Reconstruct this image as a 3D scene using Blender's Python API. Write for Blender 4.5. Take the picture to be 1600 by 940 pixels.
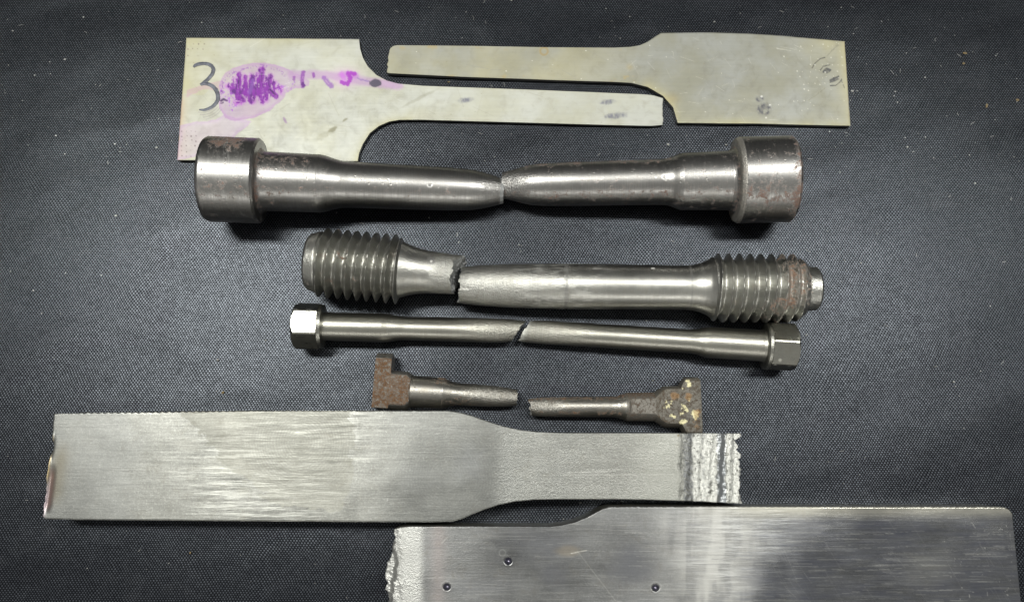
import bpy, math, random
import numpy as np
random.seed(7)
rng = np.random.default_rng(11)
SC = bpy.context.scene
for o in list(bpy.data.objects):
    bpy.data.objects.remove(o, do_unlink=True)
COL = SC.collection
U = 0.0002                      # one working unit = 0.2 mm

# ------------------------------------------------------------------ camera
F = 1250.0                      # focal length in photo pixels (1600 wide)
TH = math.radians(10.5)
HC = 1250.0                     # camera height in working units
YC = -HC * math.tan(TH)
cam = bpy.data.cameras.new('camera')
camo = bpy.data.objects.new('camera', cam)
COL.objects.link(camo)
cam.sensor_width = 36.0
cam.lens = 36.0 * F / 1600.0
cam.clip_start = 0.005
cam.clip_end = 50
camo.location = (0, YC * U, HC * U)
camo.rotation_euler = (TH, 0, 0)
SC.camera = camo
cam.dof.use_dof = False

# ------------------------------------------------------------------ room light
world = bpy.data.worlds.new('World')
SC.world = world
world.use_nodes = True
nt = world.node_tree
bg = nt.nodes['Background']
geo = nt.nodes.new('ShaderNodeTexCoord')
sep = nt.nodes.new('ShaderNodeSeparateXYZ')
nt.links.new(geo.outputs['Generated'], sep.inputs[0])
ramp = nt.nodes.new('ShaderNodeValToRGB')
mp = nt.nodes.new('ShaderNodeMapRange')
mp.inputs['From Min'].default_value = -1
mp.inputs['From Max'].default_value = 1
nt.links.new(sep.outputs['Y'], mp.inputs['Value'])
nt.links.new(mp.outputs['Result'], ramp.inputs['Fac'])
cr = ramp.color_ramp
cr.elements[0].position = 0.0
cr.elements[0].color = (0.20, 0.195, 0.18, 1)
cr.elements[1].position = 1.0
cr.elements[1].color = (0.07, 0.07, 0.068, 1)
e = cr.elements.new(0.25)
e.color = (0.42, 0.415, 0.39, 1)
e = cr.elements.new(0.45)
e.color = (0.13, 0.13, 0.126, 1)
e = cr.elements.new(0.65)
e.color = (0.085, 0.085, 0.083, 1)
nt.links.new(ramp.outputs['Color'], bg.inputs['Color'])
bg.inputs['Strength'].default_value = 1.0


def area(name, loc, target, sx, sy, power, col):
    l = bpy.data.lights.new(name, 'AREA')
    l.shape = 'RECTANGLE'
    l.size = sx * U
    l.size_y = sy * U
    l.energy = power
    l.color = col
    ob = bpy.data.objects.new(name, l)
    COL.objects.link(ob)
    from mathutils import Vector
    a = Vector(loc) * U
    b = Vector(target) * U
    ob.location = a
    d = b - a
    ob.rotation_euler = (math.atan2(d.y, -d.z), 0, 0)      # long side stays parallel to the table's long side
    return ob


area('ceiling_lamp_left', (-1900, 1050, 5000), (0, 0, 0), 2200, 600, 9.8, (1.0, 0.99, 0.93))
area('ceiling_lamp_right', (2300, 1050, 5000), (0, 0, 0), 2700, 560, 7.6, (1.0, 0.99, 0.94))
area('window_strip_low', (200, -4600, 2350), (0, 0, 0), 5200, 110, 2.0, (1.0, 0.98, 0.92))
SC.view_settings.view_transform = 'Standard'
SC.view_settings.look = 'None'
SC.view_settings.exposure = 0.0
SC.view_settings.gamma = 1.0
SC.cycles.use_denoising = True
SC.cycles.max_bounces = 6
SC.cycles.glossy_bounces = 4
SC.cycles.sample_clamp_indirect = 4.0


# ------------------------------------------------------------------ geometry helpers
def W(px, py, z):
    """photo position + height above the cloth -> place on the table (working units)"""
    px = np.asarray(px, float)
    py = np.asarray(py, float)
    u = (px - 800) / F
    v = -(py - 470) / F
    dx = u
    dy = v * math.cos(TH) + math.sin(TH)
    dz = v * math.sin(TH) - math.cos(TH)
    t = (z - HC) / dz
    return np.stack([dx * t, YC + dy * t, np.zeros_like(dx) + z], -1)


def unit_per_px(px, py, z):
    p = W(px, py, z)
    d = (p[..., 1] - YC) * math.sin(TH) - (p[..., 2] - HC) * math.cos(TH)
    return float(d) / F


def _hash(ix, iy, iz, seed):
    h = (ix * 374761393 + iy * 668265263 + iz * 2147483647 + seed * 974634777) & 0xFFFFFFFF
    h = ((h ^ (h >> 13)) * 1274126177) & 0xFFFFFFFF
    h = (h ^ (h >> 16)) & 0xFFFFFF
    return h / float(0xFFFFFF)


def vnoise(x, y, z=0.0, seed=0):
    x, y, z = np.broadcast_arrays(np.asarray(x, float), np.asarray(y, float), np.asarray(z, float))
    xi, yi, zi = np.floor(x).astype(np.int64), np.floor(y).astype(np.int64), np.floor(z).astype(np.int64)
    xf, yf, zf = x - xi, y - yi, z - zi
    xf, yf, zf = [q * q * (3 - 2 * q) for q in (xf, yf, zf)]
    r = 0
    for a in (0, 1):
        for b in (0, 1):
            for c in (0, 1):
                r = r + _hash(xi + a, yi + b, zi + c, seed) * (xf if a else 1 - xf) * (yf if b else 1 - yf) * (zf if c else 1 - zf)
    return r * 2 - 1


def fbm(x, y, z=0.0, seed=0, oct=4):
    r, a, t = 0, 1.0, 0
    for i in range(oct):
        k = 2.03 ** i
        r = r + a * vnoise(x * k, y * k, np.asarray(z) * k, seed + i * 17)
        t += a
        a *= 0.5
    return r / t


def sstep(a, b, x):
    t = np.clip((x - a) / (b - a), 0, 1)
    return t * t * (3 - 2 * t)


def mesh_from(name, verts, faces, mat, parent=None, smooth=True, sharp=None, attrs=None, uv=None):
    """verts in working units, faces: (n,4) or (n,3) arrays or list of such"""
    if not isinstance(faces, list):
        faces = [faces]
    me = bpy.data.meshes.new(name)
    v = (np.asarray(verts, np.float64) * U).astype(np.float32)
    me.vertices.add(len(v))
    me.vertices.foreach_set('co', v.ravel())
    lv = np.concatenate([f.ravel() for f in faces]).astype(np.int32)
    sizes = np.concatenate([np.full(len(f), f.shape[1]) for f in faces]).astype(np.int32)
    starts = np.concatenate([[0], np.cumsum(sizes)[:-1]]).astype(np.int32)
    me.loops.add(len(lv))
    me.loops.foreach_set('vertex_index', lv)
    me.polygons.add(len(sizes))
    me.polygons.foreach_set('loop_start', starts)
    me.polygons.foreach_set('use_smooth', np.full(len(sizes), smooth))
    if uv is not None:
        ul = me.uv_layers.new(name='UVMap')
        ul.data.foreach_set('uv', np.asarray(uv, np.float32)[lv].ravel())
    me.update(calc_edges=True)
    me.validate(clean_customdata=False)
    if sharp is not None:
        me.set_sharp_from_angle(angle=math.radians(sharp))
    attrs = attrs or {}
    for k, a in attrs.items():
        a = np.asarray(a, np.float32)
        if a.ndim == 2:
            at = me.attributes.new(k, 'FLOAT_COLOR', 'POINT')
            at.data.foreach_set('color', a.ravel())
        else:
            at = me.attributes.new(k, 'FLOAT', 'POINT')
            at.data.foreach_set('value', a.ravel())
    me.materials.append(mat)
    ob = bpy.data.objects.new(name, me)
    COL.objects.link(ob)
    if parent is not None:
        ob.parent = parent
    return ob


def thing(name, label, cat, loc, group=None, rot=None):
    o = bpy.data.objects.new(name, None)
    COL.objects.link(o)
    o.empty_display_size = 0.005
    o.location = np.asarray(loc) * U
    if rot is not None:
        o.rotation_euler = rot
    o['label'] = label
    o['category'] = cat
    if group:
        o['group'] = group
    return o


# ------------------------------------------------------------------ materials
class NT:
    def __init__(self, name):
        self.m = bpy.data.materials.new(name)
        self.m.use_nodes = True
        self.t = self.m.node_tree
        self.b = self.t.nodes['Principled BSDF']

    def n(self, typ, **kw):
        nd = self.t.nodes.new(typ)
        for k, v in kw.items():
            setattr(nd, k, v)
        return nd

    def put(self, sock, v):
        if v is None:
            return
        if hasattr(v, 'is_output') or isinstance(v, bpy.types.NodeSocket):
            self.t.links.new(v, sock)
        else:
            if sock.type == 'RGBA' and not hasattr(v, '__len__'):
                v = (v, v, v, 1)
            elif sock.type == 'RGBA' and len(v) == 3:
                v = (*v, 1)
            sock.default_value = v

    def math(self, op, a, b=0.0, c=0.0, clamp=False):
        nd = self.n('ShaderNodeMath', operation=op)
        nd.use_clamp = clamp
        self.put(nd.inputs[0], a)
        self.put(nd.inputs[1], b)
        self.put(nd.inputs[2], c)
        return nd.outputs[0]

    def ss(self, v, a, b, lo=0.0, hi=1.0):
        nd = self.n('ShaderNodeMapRange', interpolation_type='SMOOTHSTEP')
        self.put(nd.inputs['Value'], v)
        nd.inputs['From Min'].default_value = a
        nd.inputs['From Max'].default_value = b
        nd.inputs['To Min'].default_value = lo
        nd.inputs['To Max'].default_value = hi
        return nd.outputs['Result']

    def mix(self, f, a, b):
        nd = self.n('ShaderNodeMix', data_type='RGBA')
        self.put(nd.inputs['Factor'], f)
        self.put(nd.inputs[6], a)
        self.put(nd.inputs[7], b)
        return nd.outputs[2]

    def attr(self, name):
        nd = self.n('ShaderNodeAttribute', attribute_name=name)
        return nd

    def coord(self, scale=(1, 1, 1), rot=(0, 0, 0)):
        """object coordinates in working units, then scaled"""
        if not hasattr(self, '_tc'):
            self._tc = self.n('ShaderNodeTexCoord').outputs['Object']
        mpn = self.n('ShaderNodeMapping')
        self.put(mpn.inputs['Vector'], self._tc)
        mpn.inputs['Scale'].default_value = tuple(s / U for s in scale)
        mpn.inputs['Rotation'].default_value = rot
        return mpn.outputs['Vector']

    def noise(self, scale=(1, 1, 1), detail=3.0, rough=0.55, rot=(0, 0, 0), dist=0.0):
        nd = self.n('ShaderNodeTexNoise')
        self.put(nd.inputs['Vector'], self.coord(scale, rot))
        nd.inputs['Scale'].default_value = 1.0
        nd.inputs['Detail'].default_value = detail
        nd.inputs['Roughness'].default_value = rough
        nd.inputs['Distortion'].default_value = dist
        return nd.outputs['Fac']


def metal(name, base, rough=0.3, grain=None, grain_amt=0.12, grain_bump=0.25, mottle=0.12, rust_bias=-1.0,
          rust_scale=0.08, aniso=0.0, tangent='UV', metallic=1.0, pit=0.0, tone=(1, 1, 1), peel_scale=0.45, aniso_rot=0.0,
          stain=0.25, rust_col=((0.10, 0.045, 0.022), (0.32, 0.13, 0.04)), rust_cover=0.85, fine_amt=0.10, blot_r=0.22, rust_bump=2.2, speck=0.0):
    M = NT(name)
    grain = grain or (0.02, 0.6, 0.6)
    g1 = M.noise(grain, 4, 0.6)
    g2 = M.noise(tuple(q * 2.7 for q in grain), 3, 0.6)
    blot = M.noise((0.013,) * 3, 4, 0.6)
    blot2 = M.noise((0.06,) * 3, 4, 0.65, dist=0.6)
    fine = M.noise((0.5,) * 3, 2, 0.6)
    pa = M.attr('paint')
    ru = M.attr('rust').outputs['Fac']
    pe = M.attr('peel').outputs['Fac']
    dk = M.attr('dull').outputs['Fac']
    # base colour: the metal with oxide mottling
    b0 = M.mix(M.ss(blot, 0.35, 0.68), base, tuple(c * (1 - mottle) * t for c, t in zip(base, tone)))
    b1 = M.mix(M.ss(blot2, 0.5, 0.72, 0, stain), b0, tuple(c * 0.62 * t for c, t in zip(base, (1.06, 0.99, 0.88))))
    b2 = M.mix(M.ss(g1, 0.35, 0.7, 0, grain_amt * 2.2), b1, tuple(c * 0.6 for c in base))
    if speck:
        gn = M.noise((0.42, 0.42, 0.42), 3, 0.75)
        b2 = M.mix(M.ss(gn, 0.52, 0.66, 0, speck), b2, tuple(min(1, c * 1.7) for c in base))
        b2 = M.mix(M.ss(gn, 0.34, 0.48, speck, 0), b2, tuple(c * 0.5 for c in base))
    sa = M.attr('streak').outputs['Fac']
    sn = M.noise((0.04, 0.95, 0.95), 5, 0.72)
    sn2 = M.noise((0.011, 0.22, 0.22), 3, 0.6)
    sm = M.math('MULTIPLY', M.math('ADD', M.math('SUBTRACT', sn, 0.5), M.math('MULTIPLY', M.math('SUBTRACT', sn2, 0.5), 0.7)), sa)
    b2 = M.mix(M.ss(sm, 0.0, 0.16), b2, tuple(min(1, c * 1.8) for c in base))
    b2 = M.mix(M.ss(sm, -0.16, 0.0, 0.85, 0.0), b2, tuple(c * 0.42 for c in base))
    # rust
    rn = M.noise((rust_scale,) * 3, 6, 0.68, dist=0.4)
    rn2 = M.noise((rust_scale * 6,) * 3, 4, 0.7)
    rsum = M.math('ADD', M.math('MULTIPLY', rn, 0.65), M.math('MULTIPLY', rn2, 0.35))
    rr = M.math('ADD', rsum, M.math('ADD', ru, rust_bias))
    rf = M.ss(rr, 0.46, 0.60)
    rcol = M.mix(M.ss(rn2, 0.38, 0.66), rust_col[0], rust_col[1])
    b3 = M.mix(M.math('MULTIPLY', rf, rust_cover), b2, rcol)
    b4 = M.mix(pa.outputs['Alpha'], b3, pa.outputs['Color'])
    M.put(M.b.inputs['Base Color'], b4)
    met = M.math('SUBTRACT', metallic, M.math('MULTIPLY', rf, rust_cover * metallic))
    met = M.math('SUBTRACT', met, M.math('MULTIPLY', pa.outputs['Alpha'], 0.6 * metallic), clamp=True)
    M.put(M.b.inputs['Metallic'], met)
    r = M.math('ADD', rough, M.math('MULTIPLY', M.math('SUBTRACT', g1, 0.5), grain_amt))
    r = M.math('ADD', r, M.math('MULTIPLY', M.math('SUBTRACT', blot2, 0.5), blot_r))
    r = M.math('ADD', r, M.math('MULTIPLY', rf, 0.4 * rust_cover))
    r = M.math('ADD', r, M.math('MULTIPLY', pe, 0.08))
    r = M.math('ADD', r, dk, clamp=True)
    r = M.math('MAXIMUM', r, 0.12)
    M.put(M.b.inputs['Roughness'], r)
    M.put(M.b.inputs['Specular IOR Level'], M.math('SUBTRACT', 0.5, M.math('MULTIPLY', rf, 0.35)))
    # relief: tool marks, grain, orange peel, rust scale, pits
    h = M.math('MULTIPLY', g1, grain_bump)
    h = M.math('ADD', h, M.math('MULTIPLY', g2, grain_bump * 0.5))
    h = M.math('ADD', h, M.math('MULTIPLY', fine, fine_amt))
    pn = M.noise((peel_scale,) * 3, 3, 0.6)
    h = M.math('ADD', h, M.math('MULTIPLY', M.math('MULTIPLY', pn, pe), 2.6))
    h = M.math('ADD', h, M.math('MULTIPLY', M.math('MULTIPLY', rn2, rf), rust_bump))
    if pit > 0:
        vn = M.n('ShaderNodeTexVoronoi')
        M.put(vn.inputs['Vector'], M.coord((0.16,) * 3))
        vn.inputs['Scale'].default_value = 1.0
        pm = M.math('MULTIPLY', M.ss(vn.outputs['Distance'], 0.12, 0.3, 1, 0), M.ss(blot2, 0.5, 0.62))
        h = M.math('SUBTRACT', h, M.math('MULTIPLY', pm, pit))
    bp = M.n('ShaderNodeBump')
    bp.inputs['Strength'].default_value = 1.0
    bp.inputs['Distance'].default_value = U * 0.55
    M.put(bp.inputs['Height'], h)
    M.put(M.b.inputs['Normal'], bp.outputs['Normal'])
    if aniso:
        tg = M.n('ShaderNodeTangent')
        if tangent == 'UV':
            tg.direction_type = 'UV_MAP'
            tg.uv_map = 'UVMap'
        else:
            tg.direction_type = 'RADIAL'
            tg.axis = 'X'
        M.put(M.b.inputs['Tangent'], tg.outputs['Tangent'])
        M.b.inputs['Anisotropic'].default_value = aniso
        M.b.inputs['Anisotropic Rotation'].default_value = aniso_rot
    return M.m


M_SHEET = metal('pale_sheet_metal', (0.41, 0.42, 0.385), 0.56, (0.012, 0.25, 0.25), 0.06, 0.06, mottle=0.1,
                tone=(1.0, 0.98, 0.88), metallic=0.55, stain=0.22)
M_SHEET2 = metal('dull_sheet_metal', (0.275, 0.283, 0.262), 0.54, (0.012, 0.25, 0.25), 0.06, 0.06, mottle=0.12,
                 tone=(1.0, 0.97, 0.84), metallic=0.55, stain=0.3)
M_PLATE = metal('milled_plate_steel', (0.228, 0.231, 0.216), 0.43, (0.016, 0.42, 0.42), 0.14, 0.16, mottle=0.14, blot_r=0.1, speck=0.38,
                aniso=0.3, tangent='UV', aniso_rot=0.25, stain=0.35)
M_PLATE2 = metal('ground_plate_steel', (0.235, 0.240, 0.240), 0.365, (0.012, 0.36, 0.36), 0.16, 0.18, mottle=0.2, blot_r=0.1, speck=0.22,
                 aniso=0.4, tangent='UV', aniso_rot=0.25, stain=0.5)
M_BAR = metal('turned_bar_steel', (0.37, 0.365, 0.355), 0.34, (0.55, 0.03, 0.03), 0.26, 0.09, mottle=0.2, rust_cover=0.75, fine_amt=0.05,
              rust_bias=-0.135, rust_scale=0.09, blot_r=0.12, rust_bump=0.4, pit=0.25, stain=0.4,
              rust_col=((0.075, 0.04, 0.03), (0.19, 0.08, 0.042)))
M_THREAD = metal('threaded_bar_steel', (0.48, 0.48, 0.45), 0.34, (0.35, 0.05, 0.05), 0.12, 0.08, mottle=0.18, rust_cover=0.7, fine_amt=0.05,
                 rust_bias=-0.18, rust_scale=0.06, stain=0.4, rust_col=((0.12, 0.05, 0.02), (0.38, 0.18, 0.09)))
M_HEX = metal('hexagon_bar_steel', (0.38, 0.375, 0.335), 0.34, (0.5, 0.03, 0.03), 0.12, 0.05, mottle=0.15, fine_amt=0.04,
              rust_bias=-0.3, blot_r=0.1, stain=0.25)
M_HEXFLAT = metal('hexagon_flat_steel', (0.36, 0.36, 0.325), 0.30, (0.05, 0.3, 0.3), 0.12, 0.05, mottle=0.2, fine_amt=0.04,
                  rust_bias=-0.3, stain=0.4)
M_TEE = metal('rusty_tee_steel', (0.36, 0.35, 0.32), 0.36, (0.3, 0.05, 0.05), 0.12, 0.15, mottle=0.2,
              rust_bias=-0.15, rust_scale=0.2, rust_bump=0.9, stain=0.5, rust_cover=0.92, fine_amt=0.05, rust_col=((0.045, 0.034, 0.027), (0.21, 0.09, 0.024)))
M_FRACT = metal('fracture_grain', (0.42, 0.43, 0.43), 0.5, (0.3, 0.3, 0.3), 0.1, 0.8, mottle=0.15, rust_bias=-0.3,
                peel_scale=0.5, stain=0.3)
M_WALL = metal('cut_edge_steel', (0.42, 0.415, 0.38), 0.38, (0.3, 0.3, 0.02), 0.15, 0.3, mottle=0.2, rust_bias=-0.3)

# marker ink
M = NT('marker_ink')
M.put(M.b.inputs['Base Color'], M.mix(M.ss(M.noise((0.12, 0.12, 0.12), 3, 0.6), 0.35, 0.7), (0.055, 0.06, 0.08), (0.12, 0.13, 0.165)))
M.b.inputs['Roughness'].default_value = 0.5
M_INK = M.m


# cloth: woven nylon
def cloth_material():
    M = NT('woven_black_cloth')
    px, py = 4.5, 3.05
    wob = M.n('ShaderNodeTexNoise')
    M.put(wob.inputs['Vector'], M.coord((0.006, 0.009, 0.006)))
    wob.inputs['Scale'].default_value = 1
    wob.inputs['Detail'].default_value = 3
    wob2 = M.n('ShaderNodeTexNoise')
    M.put(wob2.inputs['Vector'], M.coord((0.05, 0.12, 0.05)))
    wob2.inputs['Scale'].default_value = 1
    wob2.inputs['Detail'].default_value = 2
    c = M.coord((1, 1, 1))
    s1 = M.n('ShaderNodeVectorMath', operation='MULTIPLY_ADD')
    M.put(s1.inputs[0], wob.outputs['Color'])
    s1.inputs[1].default_value = (26, 14, 0)
    M.put(s1.inputs[2], c)
    s2 = M.n('ShaderNodeVectorMath', operation='MULTIPLY_ADD')
    M.put(s2.inputs[0], wob2.outputs['Color'])
    s2.inputs[1].default_value = (2.0, 1.2, 0)
    M.put(s2.inputs[2], s1.outputs[0])
    sp = M.n('ShaderNodeSeparateXYZ')
    M.put(sp.inputs[0], s2.outputs[0])
    X = M.math('DIVIDE', sp.outputs['X'], px)
    Y = M.math('DIVIDE', sp.outputs['Y'], py)
    row = M.math('FLOOR', Y)
    ph = M.math('MULTIPLY', row, 0.5)
    sx = M.math('SINE', M.math('MULTIPLY', M.math('ADD', X, ph), 2 * math.pi))
    fy = M.math('FRACT', Y)
    sy = M.math('SINE', M.math('MULTIPLY', fy, math.pi))
    t = M.math('MULTIPLY', M.math('MULTIPLY_ADD', sx, 0.5, 0.5), sy)      # 0 gap .. 1 top of a float
    # per-thread shade differences
    wn = M.n('ShaderNodeTexWhiteNoise', noise_dimensions='2D')
    cb = M.n('ShaderNodeCombineXYZ')
    M.put(cb.inputs[0], M.math('FLOOR', M.math('ADD', X, ph)))
    M.put(cb.inputs[1], row)
    M.put(wn.inputs['Vector'], cb.outputs[0])
    wv = M.math('MULTIPLY_ADD', wn.outputs['Value'], 0.5, 0.75)
    dust = M.noise((0.012, 0.02, 0.012), 6, 0.7)
    col = M.mix(M.ss(t, 0.12, 0.85), (0.0025, 0.0027, 0.0035), (0.010, 0.0112, 0.0155))
    col = M.mix(M.ss(dust, 0.5, 0.8, 0, 0.06), col, (0.16, 0.165, 0.17))
    M.put(M.b.inputs['Base Color'], col)
    M.put(M.b.inputs['Specular IOR Level'], M.math('MULTIPLY', M.ss(t, 0.12, 0.85, 0.14, 0.94), wv))
    M.b.inputs['IOR'].default_value = 1.52
    M.b.inputs['Specular Tint'].default_value = (0.80, 0.88, 1.0, 1)
    M.put(M.b.inputs['Roughness'], M.math('MULTIPLY_ADD', M.math('SUBTRACT', dust, 0.5), 0.1, 0.35))
    bp = M.n('ShaderNodeBump')
    bp.inputs['Strength'].default_value = 0.2
    bp.inputs['Distance'].default_value = U * 0.5
    M.put(bp.inputs['Height'], t)
    M.put(M.b.inputs['Normal'], bp.outputs['Normal'])
    return M.m


M_CLOTH = cloth_material()


# ------------------------------------------------------------------ cloth
def build_cloth():
    x = np.arange(-2400, 2401, 8.0)
    y = np.arange(-1700, 2201, 8.0)
    X, Y = np.meshgrid(x, y)
    ca, sa = math.cos(0.35), math.sin(0.35)
    A = X * ca + Y * sa
    B = -X * sa + Y * ca
    h = 9.0 * fbm(A / 520, B / 210, 0, 3, 3)
    h += 3.2 * (1 - np.abs(fbm(A / 240 + 5, B / 90, 0, 9, 3)) * 2)
    h += 1.2 * fbm(X / 60, Y / 45, 0, 21, 2)
    # sags away from the flat area that carries the pieces
    r = sstep(330, 900, np.abs(Y - 20)) * 0.6 + sstep(700, 1300, np.abs(X)) * 0.6
    Z = (h - 13) * (0.17 + 0.55 * r)
    Z = np.minimum(Z, 0) - 0.3
    n, m = X.shape
    V = np.stack([X, Y, Z], -1).reshape(-1, 3)
    i = (np.arange(n - 1)[:, None] * m + np.arange(m - 1)).ravel()
    f = np.stack([i, i + 1, i + 1 + m, i + m], -1)
    ob = mesh_from('cloth', V, f, M_CLOTH)
    ob['kind'] = 'structure'
    return ob


build_cloth()


# ------------------------------------------------------------------ plates
def resample(pts, n):
    """n points evenly spaced along the polyline"""
    p = np.asarray(pts, float)
    d = np.r_[0, np.cumsum(np.hypot(*np.diff(p, axis=0).T))]
    t = np.linspace(0, d[-1], n)
    return np.stack([np.interp(t, d, p[:, 0]), np.interp(t, d, p[:, 1])], -1)


def arc(p0, p1, bulge, n=8):
    """curve from p0 to p1 bulging by a fraction of the chord"""
    p0, p1 = np.array(p0, float), np.array(p1, float)
    d = p1 - p0
    nrm = np.array([-d[1], d[0]])
    t = np.linspace(0, 1, n)[:, None]
    return [tuple(q) for q in (p0 + d * t + nrm * bulge * 4 * t * (1 - t))]


def plate(name, label, cat, segs, z0, thick, mat, res=1.2, dz=None, paint=None, lend=None, rend=None, group=None,
          wall_mat=None, bevel=0.8, streak=None):
    """segs: pairs (top polyline, bottom polyline) from left to right, joined end to end"""
    T, B = [], []
    for tp, bt in segs:
        L = max(np.hypot(*np.diff(np.asarray(tp, float), axis=0).T).sum(), np.hypot(*np.diff(np.asarray(bt, float), axis=0).T).sum())
        n = max(2, int(L / res))
        a, b = resample(tp, n), resample(bt, n)
        if T:
            a, b = a[1:], b[1:]
        T.append(a)
        B.append(b)
    T, B = np.concatenate(T), np.concatenate(B)
    N = len(T)
    width = np.hypot(*(T - B).T).max()
    Mv = int(width / res)
    v = np.linspace(0, 1, Mv)
    P = T[:, None, :] * (1 - v[None, :, None]) + B[:, None, :] * v[None, :, None]
    s = np.linspace(0, 1, N)[:, None] * np.ones((1, Mv))
    vv = np.ones((N, 1)) * v[None, :]
    if lend is not None:      # ragged end: shift x, fading inwards
        P[..., 0] += lend(P[..., 1]) * np.clip(1 - (P[..., 0] - P[0, :, 0][None, :]) / 22.0, 0, 1)
    if rend is not None:
        P[..., 0] += rend(P[..., 1]) * np.clip(1 - (P[-1, :, 0][None, :] - P[..., 0]) / 22.0, 0, 1)
    Z = np.full((N, Mv), float(thick))
    if dz is not None:
        Z = Z + dz(P[..., 0], P[..., 1], s, vv)
    edge = np.zeros((N, Mv), bool)
    edge[0, :] = edge[-1, :] = edge[:, 0] = edge[:, -1] = True
    jit = 1 + 0.5 * fbm(P[..., 0] / 6, P[..., 1] / 6, 0, 5, 2)
    Z = np.where(edge, Z - bevel * jit, Z)
    Wp = W(P[..., 0], P[..., 1], z0 + thick)
    org = W(np.mean(P[..., 0]), np.mean(P[..., 1]), z0 + thick)
    org[2] = z0
    V = np.stack([Wp[..., 0] - org[0], Wp[..., 1] - org[1], Z], -1)
    root = thing(name, label, cat, org, group)
    idx = np.arange(N * Mv).reshape(N, Mv)
    f = np.stack([idx[:-1, :-1], idx[:-1, 1:], idx[1:, 1:], idx[1:, :-1]], -1).reshape(-1, 4)
    at = {}
    x, y = P[..., 0].ravel(), P[..., 1].ravel()
    pc = np.zeros((N * Mv, 4), np.float32)
    ru = np.zeros(N * Mv)
    pe = np.zeros(N * Mv)
    du = np.zeros(N * Mv)
    if paint is not None:
        paint(x, y, pc, ru, pe, du)
    at = {'paint': pc, 'rust': ru, 'peel': pe, 'dull': du}
    if streak is not None:
        at['streak'] = streak(x, y)
    V0 = V.reshape(-1, 3)
    uv = V0[:, :2] * 0.01
    # walls (own vertices so the edge stays crisp)
    def wall(ring, nm, m, close=False):
        top = V0[ring]
        k = len(ring)
        lv = [top]
        steps = 4
        for j in range(1, steps + 1):
            q = top.copy()
            q[:, 2] = top[:, 2] * (1 - j / steps)
            if j < steps:
                q[:, :2] += 0.35 * np.stack([fbm(top[:, 0] / 5, top[:, 1] / 5, j, 31, 2), fbm(top[:, 0] / 5, top[:, 1] / 5, j, 41, 2)], -1)
            lv.append(q)
        q = np.concatenate(lv)
        a = np.arange(k - 1)
        ff = np.concatenate([np.stack([a + j * k, a + 1 + j * k, a + 1 + (j + 1) * k, a + (j + 1) * k], -1) for j in range(steps)])
        pw = np.zeros((len(q), 4), np.float32)
        return q, ff, pw
    body = mesh_from('blade', V0, f, mat, root, True, None, at, uv)
    loops = {'long_edge': np.r_[idx[:, 0][::-1]], 'long_edge_b': idx[:, -1], 'left_edge': idx[0, :], 'right_edge': idx[-1, :][::-1]}
    for k, ring in loops.items():
        q, ff, pw = wall(ring, k, wall_mat or M_WALL)
        nm = 'side_edge' if k.startswith('long') else ('end_edge' if (k == 'left_edge' and lend is None) or (k == 'right_edge' and rend is None) else 'fracture_edge')
        m = wall_mat or M_WALL
        z = np.zeros(len(q))
        mesh_from(nm, q, ff, M_FRACT if nm == 'fracture_edge' else m, root, True, None,
                  {'paint': pw, 'rust': z, 'peel': z + (1.0 if nm == 'fracture_edge' else 0.0), 'dull': z}, q[:, :2] * 0.01)
    # underside
    qb = V0.copy()
    qb[:, 2] = 0.02
    o4 = np.concatenate([idx[:, 0], idx[::-1, -1]])
    a = np.arange(N - 1)
    fb = np.stack([idx[:-1, 0], idx[1:, 0], idx[1:, -1], idx[:-1, -1]], -1)
    used = np.unique(fb)
    remap = np.zeros(len(qb), int)
    remap[used] = np.arange(len(used))
    mesh_from('underside', qb[used], remap[fb], wall_mat or M_WALL, root, False)
    root['org'] = [float(c) for c in org]
    return root, org


def seg_dist(x, y, pts):
    d = np.full(x.shape, 1e9)
    for (ax, ay), (bx, by) in zip(pts[:-1], pts[1:]):
        vx, vy = bx - ax, by - ay
        t = np.clip(((x - ax) * vx + (y - ay) * vy) / (vx * vx + vy * vy + 1e-9), 0, 1)
        d = np.minimum(d, np.hypot(x - ax - t * vx, y - ay - t * vy))
    return d


def inside(x, y, poly):
    c = np.zeros(x.shape, bool)
    p = np.asarray(poly, float)
    j = len(p) - 1
    for i in range(len(p)):
        xi, yi, xj, yj = p[i, 0], p[i, 1], p[j, 0], p[j, 1]
        c ^= ((yi > y) != (yj > y)) & (x < (xj - xi) * (y - yi) / (yj - yi + 1e-12) + xi)
        j = i
    return c


def over(pc, col, a):
    """lay colour over what is painted already"""
    a = np.clip(a, 0, 1)
    old = pc[:, 3].copy()
    na = a + old * (1 - a)
    for k in range(3):
        pc[:, k] = np.where(na > 1e-5, (col[k] * a + pc[:, k] * old * (1 - a)) / np.maximum(na, 1e-5), pc[:, k])
    pc[:, 3] = na


def Z8(l):
    return [(290 + a / 7.233, 80 + b / 7.233) for a, b in l]


def Z1(l):
    return [(260 + a / 3.81, 30 + b / 3.81) for a, b in l]


def Z2(l):
    return [(580 + a / 3.81, 30 + b / 3.81) for a, b in l]


def Z3(l):
    return [(960 + a / 3.81, 30 + b / 3.81) for a, b in l]


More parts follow.
